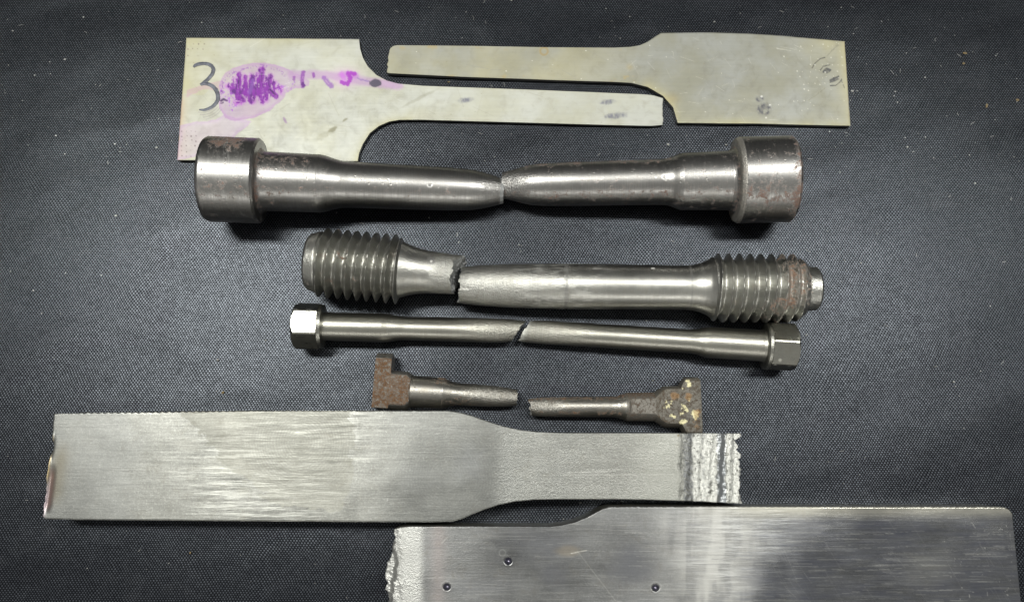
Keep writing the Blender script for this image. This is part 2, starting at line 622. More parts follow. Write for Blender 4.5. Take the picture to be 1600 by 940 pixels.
def scratches(x, y, pc, n, box, lmin, lmax, ang, spread, w, col, amt, seed):
    r = np.random.default_rng(seed)
    for i in range(n):
        cx, cy = r.uniform(box[0], box[2]), r.uniform(box[1], box[3])
        a = ang + r.normal(0, spread)
        L = r.uniform(lmin, lmax)
        dx, dy = math.cos(a) * L / 2, math.sin(a) * L / 2
        m = (np.abs(x - cx) < abs(dx) + 3) & (np.abs(y - cy) < abs(dy) + 3)
        if not m.any():
            continue
        ii = np.nonzero(m)[0]
        k = 0.0
        d = seg_dist(x[ii], y[ii], [(cx - dx, cy - dy), (cx, cy), (cx + dx, cy + dy)])
        sub = pc[ii]
        over(sub, col, amt * r.uniform(0.4, 1) * (1 - sstep(w * 0.5, w * 1.6, d)))
        pc[ii] = sub


def spots(x, y, pc, pts, r0, col, amt):
    for (cx, cy, k) in pts:
        m = (np.abs(x - cx) < 4 * r0 * k) & (np.abs(y - cy) < 4 * r0 * k)
        ii = np.nonzero(m)[0]
        if len(ii) == 0:
            continue
        d = np.hypot(x[ii] - cx, y[ii] - cy)
        sub = pc[ii]
        over(sub, col, amt * (1 - sstep(r0 * k * 0.6, r0 * k * 1.5, d)))
        pc[ii] = sub


PURP = (0.17, 0.004, 0.27)
DPURP = (0.085, 0.006, 0.16)
LILAC = (0.37, 0.235, 0.40)


def paint_sheet_one(x, y, pc, ru, pe, du):
    wx = x + 2.2 * fbm(x / 9, y / 9, 0, 51, 3)
    wy = y + 2.2 * fbm(x / 9, y / 9, 7, 52, 3)
    big = fbm(x / 45, y / 45, 0, 53, 4)
    # yellowed margins
    dl = x - (291 - (y - 59) * 0.073)
    yel = np.exp(-np.maximum(dl, 0) / 42) * 0.75 * (y < 150 + 20 * big)
    yel = np.maximum(yel, 0.55 * np.exp(-np.abs(y - 60) / 9) * (x < 500))
    yel = np.maximum(yel, 0.42 * np.exp(-np.maximum(dl, 0) / 12))
    db = seg_dist(x, y, [(559, 252), (561, 240), (567, 225), (578, 208), (592, 197), (608, 189.5), (640, 187)])
    yel = np.maximum(yel, 0.6 * np.exp(-db / 6))
    yel = np.maximum(yel, 0.35 * np.exp(-np.abs(y - (x - 640) * 0.04 - 130) / 3) * (x > 640))
    over(pc, (0.40, 0.375, 0.19), yel * (0.8 + 0.5 * big))
    over(pc, (0.46, 0.32, 0.23), 0.7 * np.exp(-np.maximum(dl, 0) / 5) * sstep(140, 165, y))
    # pink and lilac washes
    for poly, c, a in ((Z8([(0, 440), (150, 390), (300, 345), (420, 320), (420, 440), (200, 440), (0, 530)]), (0.41, 0.27, 0.32), 0.65),
                       (Z8([(-60, 830), (150, 790), (330, 770), (430, 700), (700, 780), (760, 800), (600, 930), (480, 1100), (-120, 1250)]), (0.41, 0.31, 0.44), 0.72),
                       (Z8([(385, 345), (430, 260), (520, 190), (640, 150), (800, 128), (1000, 135), (1150, 190), (1290, 270), (1400, 330),
                            (1390, 400), (1230, 430), (1150, 480), (1070, 580), (930, 690), (790, 765), (560, 790), (440, 760), (385, 660), (370, 500)]), LILAC, 0.8)):
        ins = inside(wx, wy, poly)
        d = seg_dist(wx, wy, poly + [poly[0]])
        over(pc, c, np.where(ins, a * (0.55 + 0.45 * sstep(9, 0, d) + 0.25 * big) * sstep(0, 1.6, d), 0))
    fine = fbm(x / 2.6, y / 2.6, 0, 61, 3)
    # dark dendrites
    st = [([(605, 260), (602, 330), (600, 420)], 30), ([(570, 320), (592, 420)], 22), ([(670, 285), (680, 380), (665, 480)], 24),
          ([(745, 275), (770, 300), (800, 265)], 16), ([(765, 290), (740, 390), (722, 480)], 34), ([(862, 205), (866, 300), (858, 380)], 42),
          ([(825, 320), (860, 350), (858, 430)], 34), ([(955, 285), (945, 350), (935, 410)], 34), ([(920, 370), (1000, 360)], 16),
          ([(540, 440), (640, 460), (720, 480), (820, 470), (920, 440)], 52), ([(500, 410), (560, 430), (640, 450)], 26), ([(590, 490), (612, 540), (650, 555)], 38),
          ([(570, 580), (625, 585)], 10), ([(738, 560), (745, 565)], 38), ([(848, 500), (850, 540), (868, 575)], 28),
          ([(905, 470), (915, 545)], 28), ([(930, 440), (970, 470), (1020, 505)], 40), ([(995, 435), (1040, 412), (1080, 420), (1078, 460)], 13),
          ([(480, 390), (510, 410)], 18), ([(780, 480), (770, 560)], 12)]
    hz = np.minimum.reduce([seg_dist(wx, wy, Z8(pts)) for pts, w in st])
    over(pc, (0.36, 0.085, 0.45), 0.9 * (1 - sstep(0.5, 8.0, hz)) * (0.8 + 0.5 * fine))
    core = np.zeros_like(x)
    for pts, w in st:
        d = seg_dist(x + 2.4 * fine + 2.0 * fbm(x / 7, y / 7, 0, 68, 2), y + 2.4 * fbm(x / 2.6, y / 2.6, 4, 62, 3), Z8(pts)) + 1.1 * fbm(x / 5, y / 9, 0, 67, 2)
        core = np.maximum(core, 1 - sstep(w / 7.233 * 0.45, w / 7.233 * 1.05, d))
    blob = np.hypot((x - 393.5 + 0.1 * (y - 137)) / 38.0, (y - 136.5) / 17.5)
    vs = fbm(x / 3.0 + 0.5 * fbm(x / 9, y / 9, 0, 201, 2), y / 11.0, 0, 202, 3) + 0.25 * fbm(x / 2, y / 2, 0, 203, 2)
    body = sstep(-0.12, 0.22, vs + 0.42 - 0.55 * blob ** 1.6)
    core = np.maximum(core * (0.72 + 0.5 * sstep(-0.3, 0.2, fine)), body * (blob < 1.3))
    over(pc, PURP, 0.93 * np.clip(core, 0, 1))
    over(pc, DPURP, 0.85 * core * sstep(0.05, 0.5, fbm(x / 3, y / 9, 0, 63, 3) + 0.1))
    over(pc, (0.24, 0.10, 0.42), 0.45 * (1 - sstep(1, 5, seg_dist(x, y, Z8([(760, 330), (735, 440), (720, 470)])))))
    for pts, w, a in (([(400, 560), (430, 545), (470, 560)], 22, 0.9), ([(400, 590), (425, 580)], 16, 0.8), ([(950, 430), (1010, 490)], 14, 0.7),
                      ([(600, 290), (600, 420)], 13, 0.55), ([(860, 240), (860, 340)], 14, 0.5)):
        d = seg_dist(x + fine, y + fine, Z8(pts))
        over(pc, (0.035, 0.006, 0.07), a * (1 - sstep(w / 7.233 * 0.3, w / 7.233 * 0.8, d)))
    # broken dotted rim and frills around the pool
    rim = Z8([(400, 500), (395, 400), (430, 330), (475, 280), (570, 232), (700, 190), (780, 180), (860, 160), (960, 190), (1070, 215), (1110, 270)])
    d = seg_dist(x + fine * 1.6, y + fine * 1.6, rim)
    dots = sstep(0.02, 0.35, fbm(x / 1.9, y / 1.9, 0, 64, 2))
    over(pc, (0.22, 0.06, 0.34), 0.7 * (1 - sstep(0.7, 3.2, d)) * dots)
    d = seg_dist(x, y, Z8([(430, 400), (470, 480), (520, 560), (545, 640)]))
    over(pc, (0.30, 0.07, 0.48), 0.75 * (1 - sstep(3, 10, d)) * sstep(0.1, 0.35, fbm(x / 2.2, y / 2.2, 0, 65, 3)))
    d = seg_dist(x, y, Z8([(1050, 400), (1150, 430), (1200, 380), (1230, 300)]))
    over(pc, (0.30, 0.10, 0.48), 0.6 * (1 - sstep(2, 9, d)) * sstep(0.05, 0.4, fbm(x / 2.5, y / 2.8, 0, 66, 3)))
    # trail towards the neck
    halo = np.exp(-(((x - 540) / 19) ** 2 + ((y - 122) / 12) ** 2))
    over(pc, (0.50, 0.28, 0.53), 0.75 * halo)
    over(pc, LILAC, 0.7 * (1 - sstep(3, 10, seg_dist(wx, wy, Z1([(750, 330), (900, 330), (1000, 340), (1230, 375), (1380, 395)])))))
    for pts, w, a, c in (([(815, 318), (808, 360), (812, 400)], 20, 0.75, PURP), ([(812, 345), (812, 352)], 7, 0.5, LILAC), ([(812, 385), (816, 398)], 16, 0.9, DPURP),
                         ([(760, 345), (758, 362)], 12, 0.6, PURP), ([(875, 325), (878, 340)], 15, 0.75, PURP),
                         ([(938, 350), (960, 375), (982, 398)], 24, 0.7, (0.20, 0.05, 0.34)), ([(950, 366), (966, 384)], 7, 0.6, LILAC),
                         ([(1045, 330), (1085, 325), (1125, 335)], 34, 0.5, (0.36, 0.10, 0.45)), ([(1040, 375), (1080, 388), (1096, 350), (1080, 322), (1120, 325)], 20, 0.9, (0.26, 0.01, 0.36)),
                         ([(1045, 330), (1060, 360)], 20, 0.4, (0.45, 0.08, 0.55)), ([(1140, 352), (1200, 372)], 8, 0.6, (0.20, 0.12, 0.34)),
                         ([(700, 592), (712, 612)], 12, 0.55, (0.22, 0.10, 0.28)), ([(1290, 380), (1360, 402)], 20, 0.4, (0.44, 0.30, 0.46))):
        d = seg_dist(x + 1.6 * fine, y + 1.6 * fbm(x / 3, y / 3, 4, 69, 3), Z1(pts))
        over(pc, c, a * (1 - sstep(w / 3.81 * 0.35, w / 3.81 * 0.85, d)))
    q = np.hypot((x - 586.5) / 9.6, (y - 130) / 6.6) + 0.16 * fine
    over(pc, (0.05, 0.045, 0.075), 0.93 * (1 - sstep(0.8, 1.12, q)))
    # smudges of marker on the neck
    for cx, cy, rx, ry, a in ((728, 156.5, 14, 5.2, 0.8), (727, 156, 6, 3, 0.7), (949, 159.5, 14, 5, 0.9), (944, 160, 6, 3, 0.5), (963, 181, 21, 6, 0.9), (952, 181, 9, 4, 0.6)):
        sk = (y - cy) + 0.12 * (x - cx)
        q = np.hypot((x - cx) / rx, sk / ry) + 0.3 * fbm(x / 5, y / 3, 0, 71, 3)
        over(pc, (0.12, 0.125, 0.17), a * (1 - sstep(0.4, 1.1, q)) * (0.65 + 0.5 * fbm(x / 1.6, y / 4, 0, 72, 2)))
    # brown smears
    for cx, cy, rx, ry, a in ((520, 202, 9, 4, 0.6), (538, 188, 5, 2.5, 0.6), (505, 212, 18, 7, 0.25), (655, 154, 30, 3, 0.25)):
        q = np.hypot((x - cx) / rx, (y - cy + 0.5 * (x - cx)) / ry) + 0.5 * fbm(x / 6, y / 6, 0, 73, 3)
        over(pc, (0.16, 0.15, 0.08), a * (1 - sstep(0.5, 1.2, q)))
    # jaw dots
    pts = [(cx + rng.normal(0, .7), cy + rng.normal(0, .6), rng.uniform(.5, 1.1)) for cy in (69, 77, 87, 98) for cx in np.arange(293, 338, 8.4) if rng.random() > .2 + (cx - 290) / 90]
    pts += [(cx + rng.normal(0, .7), cy + rng.normal(0, .6), rng.uniform(.6, 1.2)) for cy in (205, 213, 220, 228, 236, 244) for cx in np.arange(284, 312, 7.2)]
    spots(x, y, pc, pts, 1.1, (0.13, 0.10, 0.10), 0.75)
    sp = [(rng.uniform(300, 1030), rng.uniform(60, 250), rng.uniform(.3, .8)) for _ in range(70)]
    spots(x, y, pc, sp, 1.2, (0.2, 0.18, 0.12), 0.5)
    scratches(x, y, pc, 26, (300, 62, 1030, 250), 6, 40, 0, 0.25, 0.4, (0.7, 0.7, 0.66), 0.3, 81)
    scratches(x, y, pc, 30, (300, 62, 1030, 250), 8, 40, 0.4, 0.8, 0.5, (0.25, 0.24, 0.2), 0.4, 82)
    # pool rings under the numeral
    for k in range(4):
        d = np.abs(np.hypot(x - 316, y - 150) - (26 + 3.6 * k))
        ang = np.degrees(np.arctan2(y - 150, x - 316))
        over(pc, (0.2, 0.17, 0.22), 0.5 * (1 - sstep(0.3, 1.1, d)) * ((ang > 35) & (ang < 105 - 8 * k)))
    du += 0.05 * big
    du -= 0.12 * np.exp(-(((x - 530) / 28) ** 2 + ((y - 112) / 26) ** 2))


def paint_sheet_two(x, y, pc, ru, pe, du):
    big = fbm(x / 40, y / 40, 0, 91, 4)
    fine = fbm(x / 3, y / 3, 0, 92, 3)
    xr = 1320 + (y - 64) * 0.069
    yel = 0.55 * np.exp(-np.maximum(xr - x, 0) / 16)
    yel = np.maximum(yel, 0.55 * np.exp(-np.abs(y - (194 + (x - 1060) * 0.01)) / 9) * (x > 1058))
    yel = np.maximum(yel, 0.5 * np.exp(-np.hypot(x - 1290, y - 66) / 26))
    yel = np.maximum(yel, 0.55 * np.exp(-seg_dist(x, y, [(1012, 136), (1036, 149), (1052, 166), (1059, 191)]) / 7))
    yel = np.maximum(yel, 0.30 * sstep(1060, 860, x + 30 * big))
    over(pc, (0.46, 0.42, 0.22), yel * (0.75 + 0.8 * big))
    over(pc, (0.34, 0.26, 0.10), 0.5 * sstep(0.35, 0.6, fbm(x / 10, y / 10, 0, 93, 4)) * sstep(10, 0, np.minimum(np.abs(y - 72), np.abs(y - 122))) * (x < 1010))
    over(pc, (0.28, 0.2, 0.07), 0.6 * (1 - sstep(0.6, 1.4, np.abs(np.hypot((x - 850) / 6.5, (y - 80) / 6.5) - 0.9) * 4)) * (np.abs(y - 80) < 9))
    over(pc, (0.3, 0.24, 0.1), 0.5 * np.exp(-np.hypot((x - 984) / 5, (y - 105) / 5) ** 2) + 0.4 * np.exp(-np.hypot((x - 1050) / 10, (y - 155) / 8) ** 2))
    # blotches
    for cx, cy, rx, ry, a in ((1187, 155, 6, 4.5, .75), (1194, 171, 11, 9, .75), (1190, 171, 6, 5, .5)):
        q = np.hypot((x - cx) / rx, (y - cy) / ry)
        ring = np.exp(-((q - 0.8) / 0.3) ** 2) + 0.6 * (q < 0.8)
        over(pc, (0.07, 0.07, 0.085), a * ring * (0.55 + 0.9 * fbm(x / 3, y / 3, 0, 94, 3)))
    spots(x, y, pc, [(1190, 151, 2.2), (1203, 164, 1.6), (1197, 184, 1.6)], 0.8, (0.7, 0.7, 0.66), 0.6)
    # worn pencil letters near the end
    def L8(l):
        return [(1240 + a / 6.71, 60 + b / 6.71) for a, b in l]
    for pts, w, a in (([(195, 310), (225, 260), (280, 215), (330, 200)], 9, .8), ([(275, 340), (310, 295), (375, 278)], 9, .75),
                      ([(315, 350), (345, 320), (385, 335)], 18, .8), ([(350, 345), (345, 365), (375, 350)], 10, .6), ([(385, 440), (430, 420), (470, 400)], 14, .8),
                      ([(385, 460), (440, 440), (470, 425)], 12, .7), ([(385, 495), (440, 495), (480, 465), (505, 430)], 9, .8), ([(500, 440), (535, 520)], 7, .5),
                      ([(350, 190), (400, 130), (470, 70)], 6, .4), ([(155, 650), (230, 600), (330, 520)], 5, .45), ([(420, 410), (425, 440)], 10, .6)):
        d = seg_dist(x + .4 * fine, y + .4 * fine, L8(pts))
        over(pc, (0.035, 0.036, 0.045), a * (1 - sstep(w / 6.71 * .45, w / 6.71 * 1.1, d)))
    pts = [(1240 + a / 6.71, 60 + b / 6.71, rng.uniform(.5, 1.25)) for b in (75, 140, 205, 272, 345, 408, 475, 545, 662) for a in np.arange(50, 560, 59) + rng.normal(0, 8) if rng.random() > .35]
    pts = [(a + rng.normal(0, 1.5), b + rng.normal(0, 1.2), k) for a, b, k in pts]
    spots(x, y, pc, pts, 0.8, (0.7, 0.7, 0.64), 0.55)
    sp = [(rng.uniform(620, 1310), rng.uniform(60, 190), rng.uniform(.3, 1.0)) for _ in range(120)]
    spots(x, y, pc, sp[:70], 1.1, (0.2, 0.18, 0.12), 0.45)
    spots(x, y, pc, sp[70:], 0.9, (0.8, 0.8, 0.74), 0.6)
    scratches(x, y, pc, 40, (980, 55, 1320, 190), 4, 26, 0.5, 0.9, 0.4, (0.6, 0.6, 0.56), 0.25, 83)
    scratches(x, y, pc, 24, (620, 62, 1320, 190), 8, 50, 1.2, 0.8, 0.5, (0.22, 0.22, 0.2), 0.4, 84)
    scratches(x, y, pc, 4, (1220, 70, 1255, 85), 14, 22, 0.35, 0.2, 0.4, (0.6, 0.6, 0.56), 0.4, 85)
    du += 0.05 * big


def sheet_one():
    s1 = ([(291, 59), (420, 60), (561, 61)], [(277, 250), (420, 251), (559, 252)])
    ft = [(561, 61), (562.5, 75), (567, 90), (575, 104), (588, 117), (605, 126), (622, 130.5), (660, 134)]
    fb = [(559, 252), (561, 240), (567, 225), (578, 208), (592, 197), (608, 190), (625, 187.3), (660, 187.3)]
    s3 = ([(660, 134), (800, 139), (900, 143), (1000, 147), (1018, 148.5), (1036, 153)], [(660, 187.3), (800, 191), (900, 194), (1000, 196.5), (1020, 196.8), (1036, 195)])
    def dz(x, y, s, v):
        z = 0.5 * fbm(x / 60, y / 60, 0, 4, 2)
        z -= 1.0 * sstep(1022, 1038, x)
        return z
    root, org = plate('sheet_specimen', 'pale flat sheet specimen with purple stain and handwritten 3, narrow neck pointing right',
                      'test specimen', [s1, (ft, fb), s3], 1.0, 6.0, M_SHEET, 1.0, dz, paint_sheet_one,
                      rend=lambda y: 1.2 * fbm(y / 4, 0, 0, 8, 3), group='two halves of the broken sheet specimen', bevel=0.5)
    # the marker numeral lies as a film of ink on the sheet
    pts = Z8([(88, 182), (110, 160), (150, 146), (205, 140), (255, 146), (295, 168), (318, 205), (305, 255), (270, 300), (230, 340), (195, 370), (165, 382),
              (170, 378), (215, 368), (265, 375), (310, 400), (345, 440), (365, 490), (368, 545), (345, 590), (310, 625), (260, 652), (210, 668), (150, 662)])
    w = [20, 34, 38, 38, 38, 42, 44, 40, 40, 42, 42, 20, 26, 34, 40, 44, 48, 48, 46, 42, 38, 34, 30, 14]
    p = np.array(pts)
    d = np.r_[0, np.cumsum(np.hypot(*np.diff(p, axis=0).T))]
    t = np.arange(0, d[-1], 0.9)
    # smooth path
    xs, ys, ws = [np.interp(t, d, q) for q in (p[:, 0], p[:, 1], np.array(w) / 7.233 / 2)]
    def part(sl):
        X, Y, R = xs[sl], ys[sl], ws[sl]
        k = np.ones(5) / 5
        X = np.r_[X[:2], np.convolve(X, k, 'valid'), X[-2:]]
        Y = np.r_[Y[:2], np.convolve(Y, k, 'valid'), Y[-2:]]
        tx, ty = np.gradient(X), np.gradient(Y)
        n = np.hypot(tx, ty) + 1e-9
        nx, ny = -ty / n, tx / n
        R = R * (1 + 0.10 * fbm(t[sl] / 3, 0, 0, 6, 2))
        cols = []
        for q, zz in ((-1, 0.02), (-0.92, 0.16), (0, 0.22), (0.92, 0.16), (1, 0.02)):
            c = W(X + nx * R * q, Y + ny * R * q, 7.0)
            c[:, 2] = 7.35 + zz
            cols.append(c - org)
        V = np.stack(cols, 1)
        N = len(X)
        ix = np.arange(N * 5).reshape(N, 5)
        f = np.stack([ix[:-1, :-1], ix[1:, :-1], ix[1:, 1:], ix[:-1, 1:]], -1).reshape(-1, 4)
        return V.reshape(-1, 3), f
    cut = int(np.searchsorted(t, d[11] + 0.01))
    v1, f1 = part(slice(0, cut))
    v2, f2 = part(slice(cut, len(t)))
    v2 = v2 + np.array([0, 0, 0.05])
    mesh_from('numeral', np.concatenate([v1, v2]), np.concatenate([f1, f2 + len(v1)]), M_INK, root)['label'] = 'handwritten 3 in grey-blue marker'


def sheet_two():
    s1 = ([(608, 80), (609.5, 75), (614, 71.8), (620, 70.5), (720, 71.2), (850, 73.5), (960, 74.3)], [(604, 113), (606, 114.3), (611, 114.6), (617, 115), (720, 120), (850, 124.5), (960, 128)])
    s2 = ([(960, 74.3), (985, 73), (1000, 70.3), (1012, 65), (1022, 58), (1033, 51.2)], [(960, 128), (986, 129.5), (1012, 136), (1036, 150), (1052, 168), (1059, 192)])
    s3 = ([(1033, 51.2), (1107, 50.3), (1170, 52.5), (1222, 55.8), (1320, 64.5)], [(1059, 192), (1120, 192.5), (1180, 193), (1250, 194.8), (1329, 196.5)])
    def dz(x, y, s, v):
        return 0.6 * fbm(x / 80, y / 60, 0, 14, 2)
    plate('sheet_specimen', 'dull grey flat sheet specimen with wide tab at right and faint pencil scribble', 'test specimen',
          [s1, s2, s3], 0.0, 8.0, M_SHEET2, 1.1, dz, paint_sheet_two, lend=lambda y: 1.5 * fbm(y / 5, 0, 0, 18, 3),
          group='two halves of the broken sheet specimen', bevel=0.6)


def scallop(x0, x1, step, amp, y0, y1):
    xs = np.arange(x0, x1, 1.5)
    return [(float(q), float(y0 + (y1 - y0) * (q - x0) / (x1 - x0) - amp * (0.5 + 0.5 * math.cos(2 * math.pi * (q - x0) / step)))) for q in xs]


def paint_plate_one(x, y, pc, ru, pe, du):
    big = fbm(x / 70, y / 70, 0, 101, 4)
    # grinding: patches with a finer or coarser finish, their sheen partly painted in
    du += 0.10 * fbm(x / 120, y / 50, 0, 102, 3)
    du -= 0.09 * sstep(520, 680, x + 30 * big) * sstep(830, 760, x) 
    over(pc, (0.12, 0.127, 0.13), 0.30 * sstep(520, 660, x + 40 * big) * sstep(830, 760, x))  # weaker reflection of the middle stretch, painted as a darker tone
    over(pc, (0.24, 0.25, 0.25), 0.3 * sstep(250, 180, x - 30 * big))
    du -= 0.05 * sstep(300, 420, x) * sstep(560, 480, x)
    pat = inside(x + 14 * fbm(x / 14, y / 8, 0, 150, 3), y + 8 * fbm(x / 14, y / 8, 0, 151, 3), [(270, 630), (548, 630), (552, 690), (548, 745), (530, 800), (430, 790), (350, 720)])
    du += 0.055 * pat - 0.03 * (1 - pat) * (x < 560)
    over(pc, (0.30, 0.295, 0.24), 0.22 * pat)  # highlight of this patch painted into the colour
    # fly-cutter arcs
    for cx, cy in ((700, 745), (470, 690)):
        rr = np.hypot(x - cx, (y - cy) * 1.0)
        over(pc, (0.10, 0.105, 0.10), 0.26 * (0.5 + 0.5 * np.sin(rr * 1.5 + fbm(x / 20, y / 20, 0, 3, 2) * 3)) * sstep(110, 60, rr))
    for cx, cy, rx, ry, a, c in ((376, 736, 10, 7, .5, (0.25, 0.25, 0.22)), (295, 695, 26, 12, .25, (0.3, 0.3, 0.27)), (380, 765, 14, 8, .3, (0.3, 0.3, 0.26)),
                                 (415, 745, 8, 4, .3, (.28, .28, .24)), (735, 725, 30, 36, .28, (0.22, 0.23, 0.24)), (660, 745, 60, 26, .16, (0.25, 0.26, 0.26)), (350, 725, 40, 16, .2, (.3, .3, .26))):
        q = np.hypot((x - cx) / rx, (y - cy) / ry) + 0.35 * fbm(x / 9, y / 9, 0, 103, 3)
        over(pc, c, a * (1 - sstep(0.3, 1.2, q)))
    # gauge length, grained by the stretch
    g = sstep(755, 805, x + 8 * big)
    pe += 0.4 * g
    over(pc, (0.22, 0.23, 0.225), 0.30 * g * sstep(960, 860, x) * (0.6 + 0.5 * fbm(x / 2.2, y / 2.2, 0, 104, 2)))
    over(pc, (0.40, 0.41, 0.37), 0.35 * sstep(960, 1040, x) * sstep(1075, 1060, x))  # lamp sheen across this stretch, painted as a paler tone
    sk = fbm(x / 26, y / 1.6, 0, 116, 3) * (0.6 + 0.8 * fbm(x / 60, y / 30, 0, 117, 2))
    lf = sstep(640, 560, x) * (0.25 + 0.55 * sstep(230, 420, x))
    over(pc, (0.11, 0.115, 0.11), 0.14 * lf * sstep(0.05, 0.4, sk))
    # heat tint at the torch-cut end
    dl = x - (84 - (y - 645) * 0.136)
    over(pc, (0.15, 0.13, 0.085), 0.55 * np.exp(-((dl - 20) / 13) ** 2) * sstep(680, 720, y) * sstep(800, 765, y))
    over(pc, (0.20, 0.125, 0.11), 0.8 * np.exp(-((dl - 8 - 3 * np.sin((y - 730) / 26)) / 5.5) ** 2) * sstep(722, 745, y) * sstep(802, 785, y))
    over(pc, (0.50, 0.38, 0.17), 0.75 * np.exp(-((dl - 3.4) / 1.6) ** 2) * sstep(676, 690, y) * sstep(760, 735, y))
    over(pc, (0.28, 0.20, 0.26), 0.4 * np.exp(-((dl - 4) / 4) ** 2) * sstep(745, 775, y))
    # neck: torn bands
    tn = sstep(1054, 1074, x)
    pe += 0.7 * tn
    du -= 0.12 * tn
    band = lambda a, b: sstep(a, a + 4, x + 3 * fbm(y / 9, 0, 0, 105, 3)) * sstep(b + 4, b, x + 3 * fbm(y / 9, 3, 0, 106, 3))
    st = fbm((x + y * 0.25) / 3.2, (y - x * 0.25) / 4.2, 0, 107, 3) + 0.3 * fbm(x / 14, y / 14, 0, 108, 2)
    dg = fbm((x + y * 0.7) / 7, (y - x * 0.7) / 1.8, 0, 109, 3)
    wl = x + 4 * fbm(y / 10, 0, 0, 105, 3) + 2 * fbm(y / 3, 2, 0, 104, 2)
    over(pc, (0.20, 0.21, 0.22), 0.75 * band(1066, 1082) * sstep(-0.35, 0.2, dg))
    over(pc, (0.76, 0.77, 0.73), 0.72 * band(1081, 1118) * sstep(-0.7, -0.15, st))  # glints of the torn facets painted near-white
    over(pc, (0.22, 0.23, 0.24), 0.6 * np.exp(-((wl - 1099) / 1.8) ** 2) * sstep(-0.4, 0.2, fbm(y / 8, x / 8, 0, 106, 2)))
    over(pc, (0.20, 0.215, 0.23), 0.75 * band(1119, 1133))
    over(pc, (0.76, 0.77, 0.73), 0.72 * band(1134, 1165) * sstep(-0.7, -0.15, st))  # facet glints painted near-white here too
    over(pc, (0.28, 0.29, 0.30), 0.5 * np.exp(-((wl - 1146) / 1.6) ** 2) * sstep(-0.3, 0.3, fbm(y / 8, x / 8, 0, 110, 2)))
    pe -= 1.4 * band(1119, 1133)
    over(pc, (0.18, 0.13, 0.06), 0.7 * (1 - sstep(1.2, 2.4, np.hypot(x - 1060, y - 680))))
    scratches(x, y, pc, 200, (200, 650, 600, 808), 8, 50, 0.03, 0.05, 0.45, (0.45, 0.46, 0.44), 0.15, 111)
    scratches(x, y, pc, 160, (90, 650, 800, 808), 8, 50, 0.02, 0.03, 0.5, (0.12, 0.12, 0.115), 0.25, 112)
    scratches(x, y, pc, 12, (90, 650, 800, 808), 3, 8, 1.4, 0.4, 0.35, (0.6, 0.6, 0.57), 0.4, 113)
    scratches(x, y, pc, 16, (690, 712, 745, 730), 8, 14, 1.25, 0.1, 0.4, (0.4, 0.41, 0.4), 0.2, 114)
    scratches(x, y, pc, 3, (900, 735, 1040, 745), 60, 120, 0.0, 0.01, 0.5, (0.7, 0.7, 0.66), 0.5, 115)
    pe[:] = np.clip(pe, 0, 1.8)


def plate_one():
    top = [(84, 645.5)] + [(q, w_) for q, w_ in scallop(95, 125, 30, 0, 645, 645)] + scallop(126, 372, 10.6, 1.6, 645.2, 642.2) + scallop(373, 560, 9.5, 0.7, 641.6, 641) + [(640, 641), (700, 641)]
    s1 = (top, [(66, 806), (70, 810), (120, 811.5), (300, 813), (560, 815), (680, 815.3), (708, 814)])
    s2 = ([(700, 641), (718, 643.5), (735, 648), (760, 657), (785, 665), (812, 671), (840, 674.3), (880, 675.8)],
          [(708, 814), (722, 810), (738, 803), (758, 795), (780, 788), (805, 783), (835, 780.2), (880, 779.5)])
    s3 = ([(880, 675.8), (1000, 676), (1158, 676.5)], [(880, 779.5), (960, 779.5), (1020, 780.5), (1080, 782.5), (1110, 784), (1158, 787)])
    def dz(x, y, s, v):
        z = 0.25 * fbm(x / 50, y / 50, 0, 24, 2)
        t = sstep(1058, 1078, x + 5 * fbm(y / 12, 0, 0, 49, 2))
        w = x + 3 * fbm(y / 16, 0, 0, 25, 3) + (y - 730) * 0.05
        z -= t * 3.0 + sstep(1120, 1165, x) * 5
        w = w + 2.5 * fbm(y / 11, x / 40, 0, 46, 3)
        rid = 1 - np.abs(fbm((x + y * 0.55) / 11, (y - 0.55 * x) / 3.4, 0, 26, 3)) * 2
        flat_ = sstep(1115, 1121, w) * sstep(1137, 1131, w)
        z += t * (1.3 * np.sin((w - 1068) / 17 * 2 * math.pi) + (1 - flat_) * 0.25 * (rid - 0.5) + (1 - flat_) * 1.3 * fbm(x / 5, y / 8, 0, 48, 3))
        z += t * 0.5 * fbm(x / 2.2, y / 2.2, 0, 27, 2)
        dl = x - (84 - (y - 645) * 0.136)
        # melted, sunken torch edge
        c = 5 + 4 * np.sin((y - 690) / 36)
        z -= 3.0 * np.exp(-((dl - 8) / 5.0) ** 2) * sstep(722, 745, y) * sstep(806, 785, y)
        z += 1.6 * np.exp(-((dl - 3.2) / 1.6) ** 2) * sstep(672, 684, y) * sstep(770, 740, y)
        z -= 24 * np.exp(-((dl + 2) / 5.0) ** 2) * np.exp(-((y - 699) / 13) ** 2)
        z = z - 0.5 * sstep(1.0, 0, v) * 0
        return z
    def left(y):
        return 1.6 * fbm(y / 7, 0, 0, 28, 3) + 3.5 * np.exp(-((y - 698) / 14) ** 2)
    def right(y):
        return 1.6 * np.sin(y / 9.5) + 5.0 * fbm(y / 8, 0, 0, 29, 4) - 5 * np.exp(-((y - 687) / 5) ** 2)
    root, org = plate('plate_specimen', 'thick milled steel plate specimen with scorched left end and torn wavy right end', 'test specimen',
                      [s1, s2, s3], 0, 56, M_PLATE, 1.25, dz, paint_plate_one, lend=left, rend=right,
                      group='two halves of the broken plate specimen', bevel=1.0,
                      streak=lambda x, y: (0.22 + 0.75 * sstep(230, 400, x + 60 * fbm(x / 80, y / 50, 0, 118, 2)) * sstep(600, 500, x + 0.3 * (y - 720) + 40 * fbm(x / 50, y / 30, 0, 119, 2)) * (0.55 + 0.9 * np.abs(fbm(x / 60, y / 30, 0, 120, 2)))) * sstep(830, 760, x) + 0.14 * (x > 800) * (x < 1060))


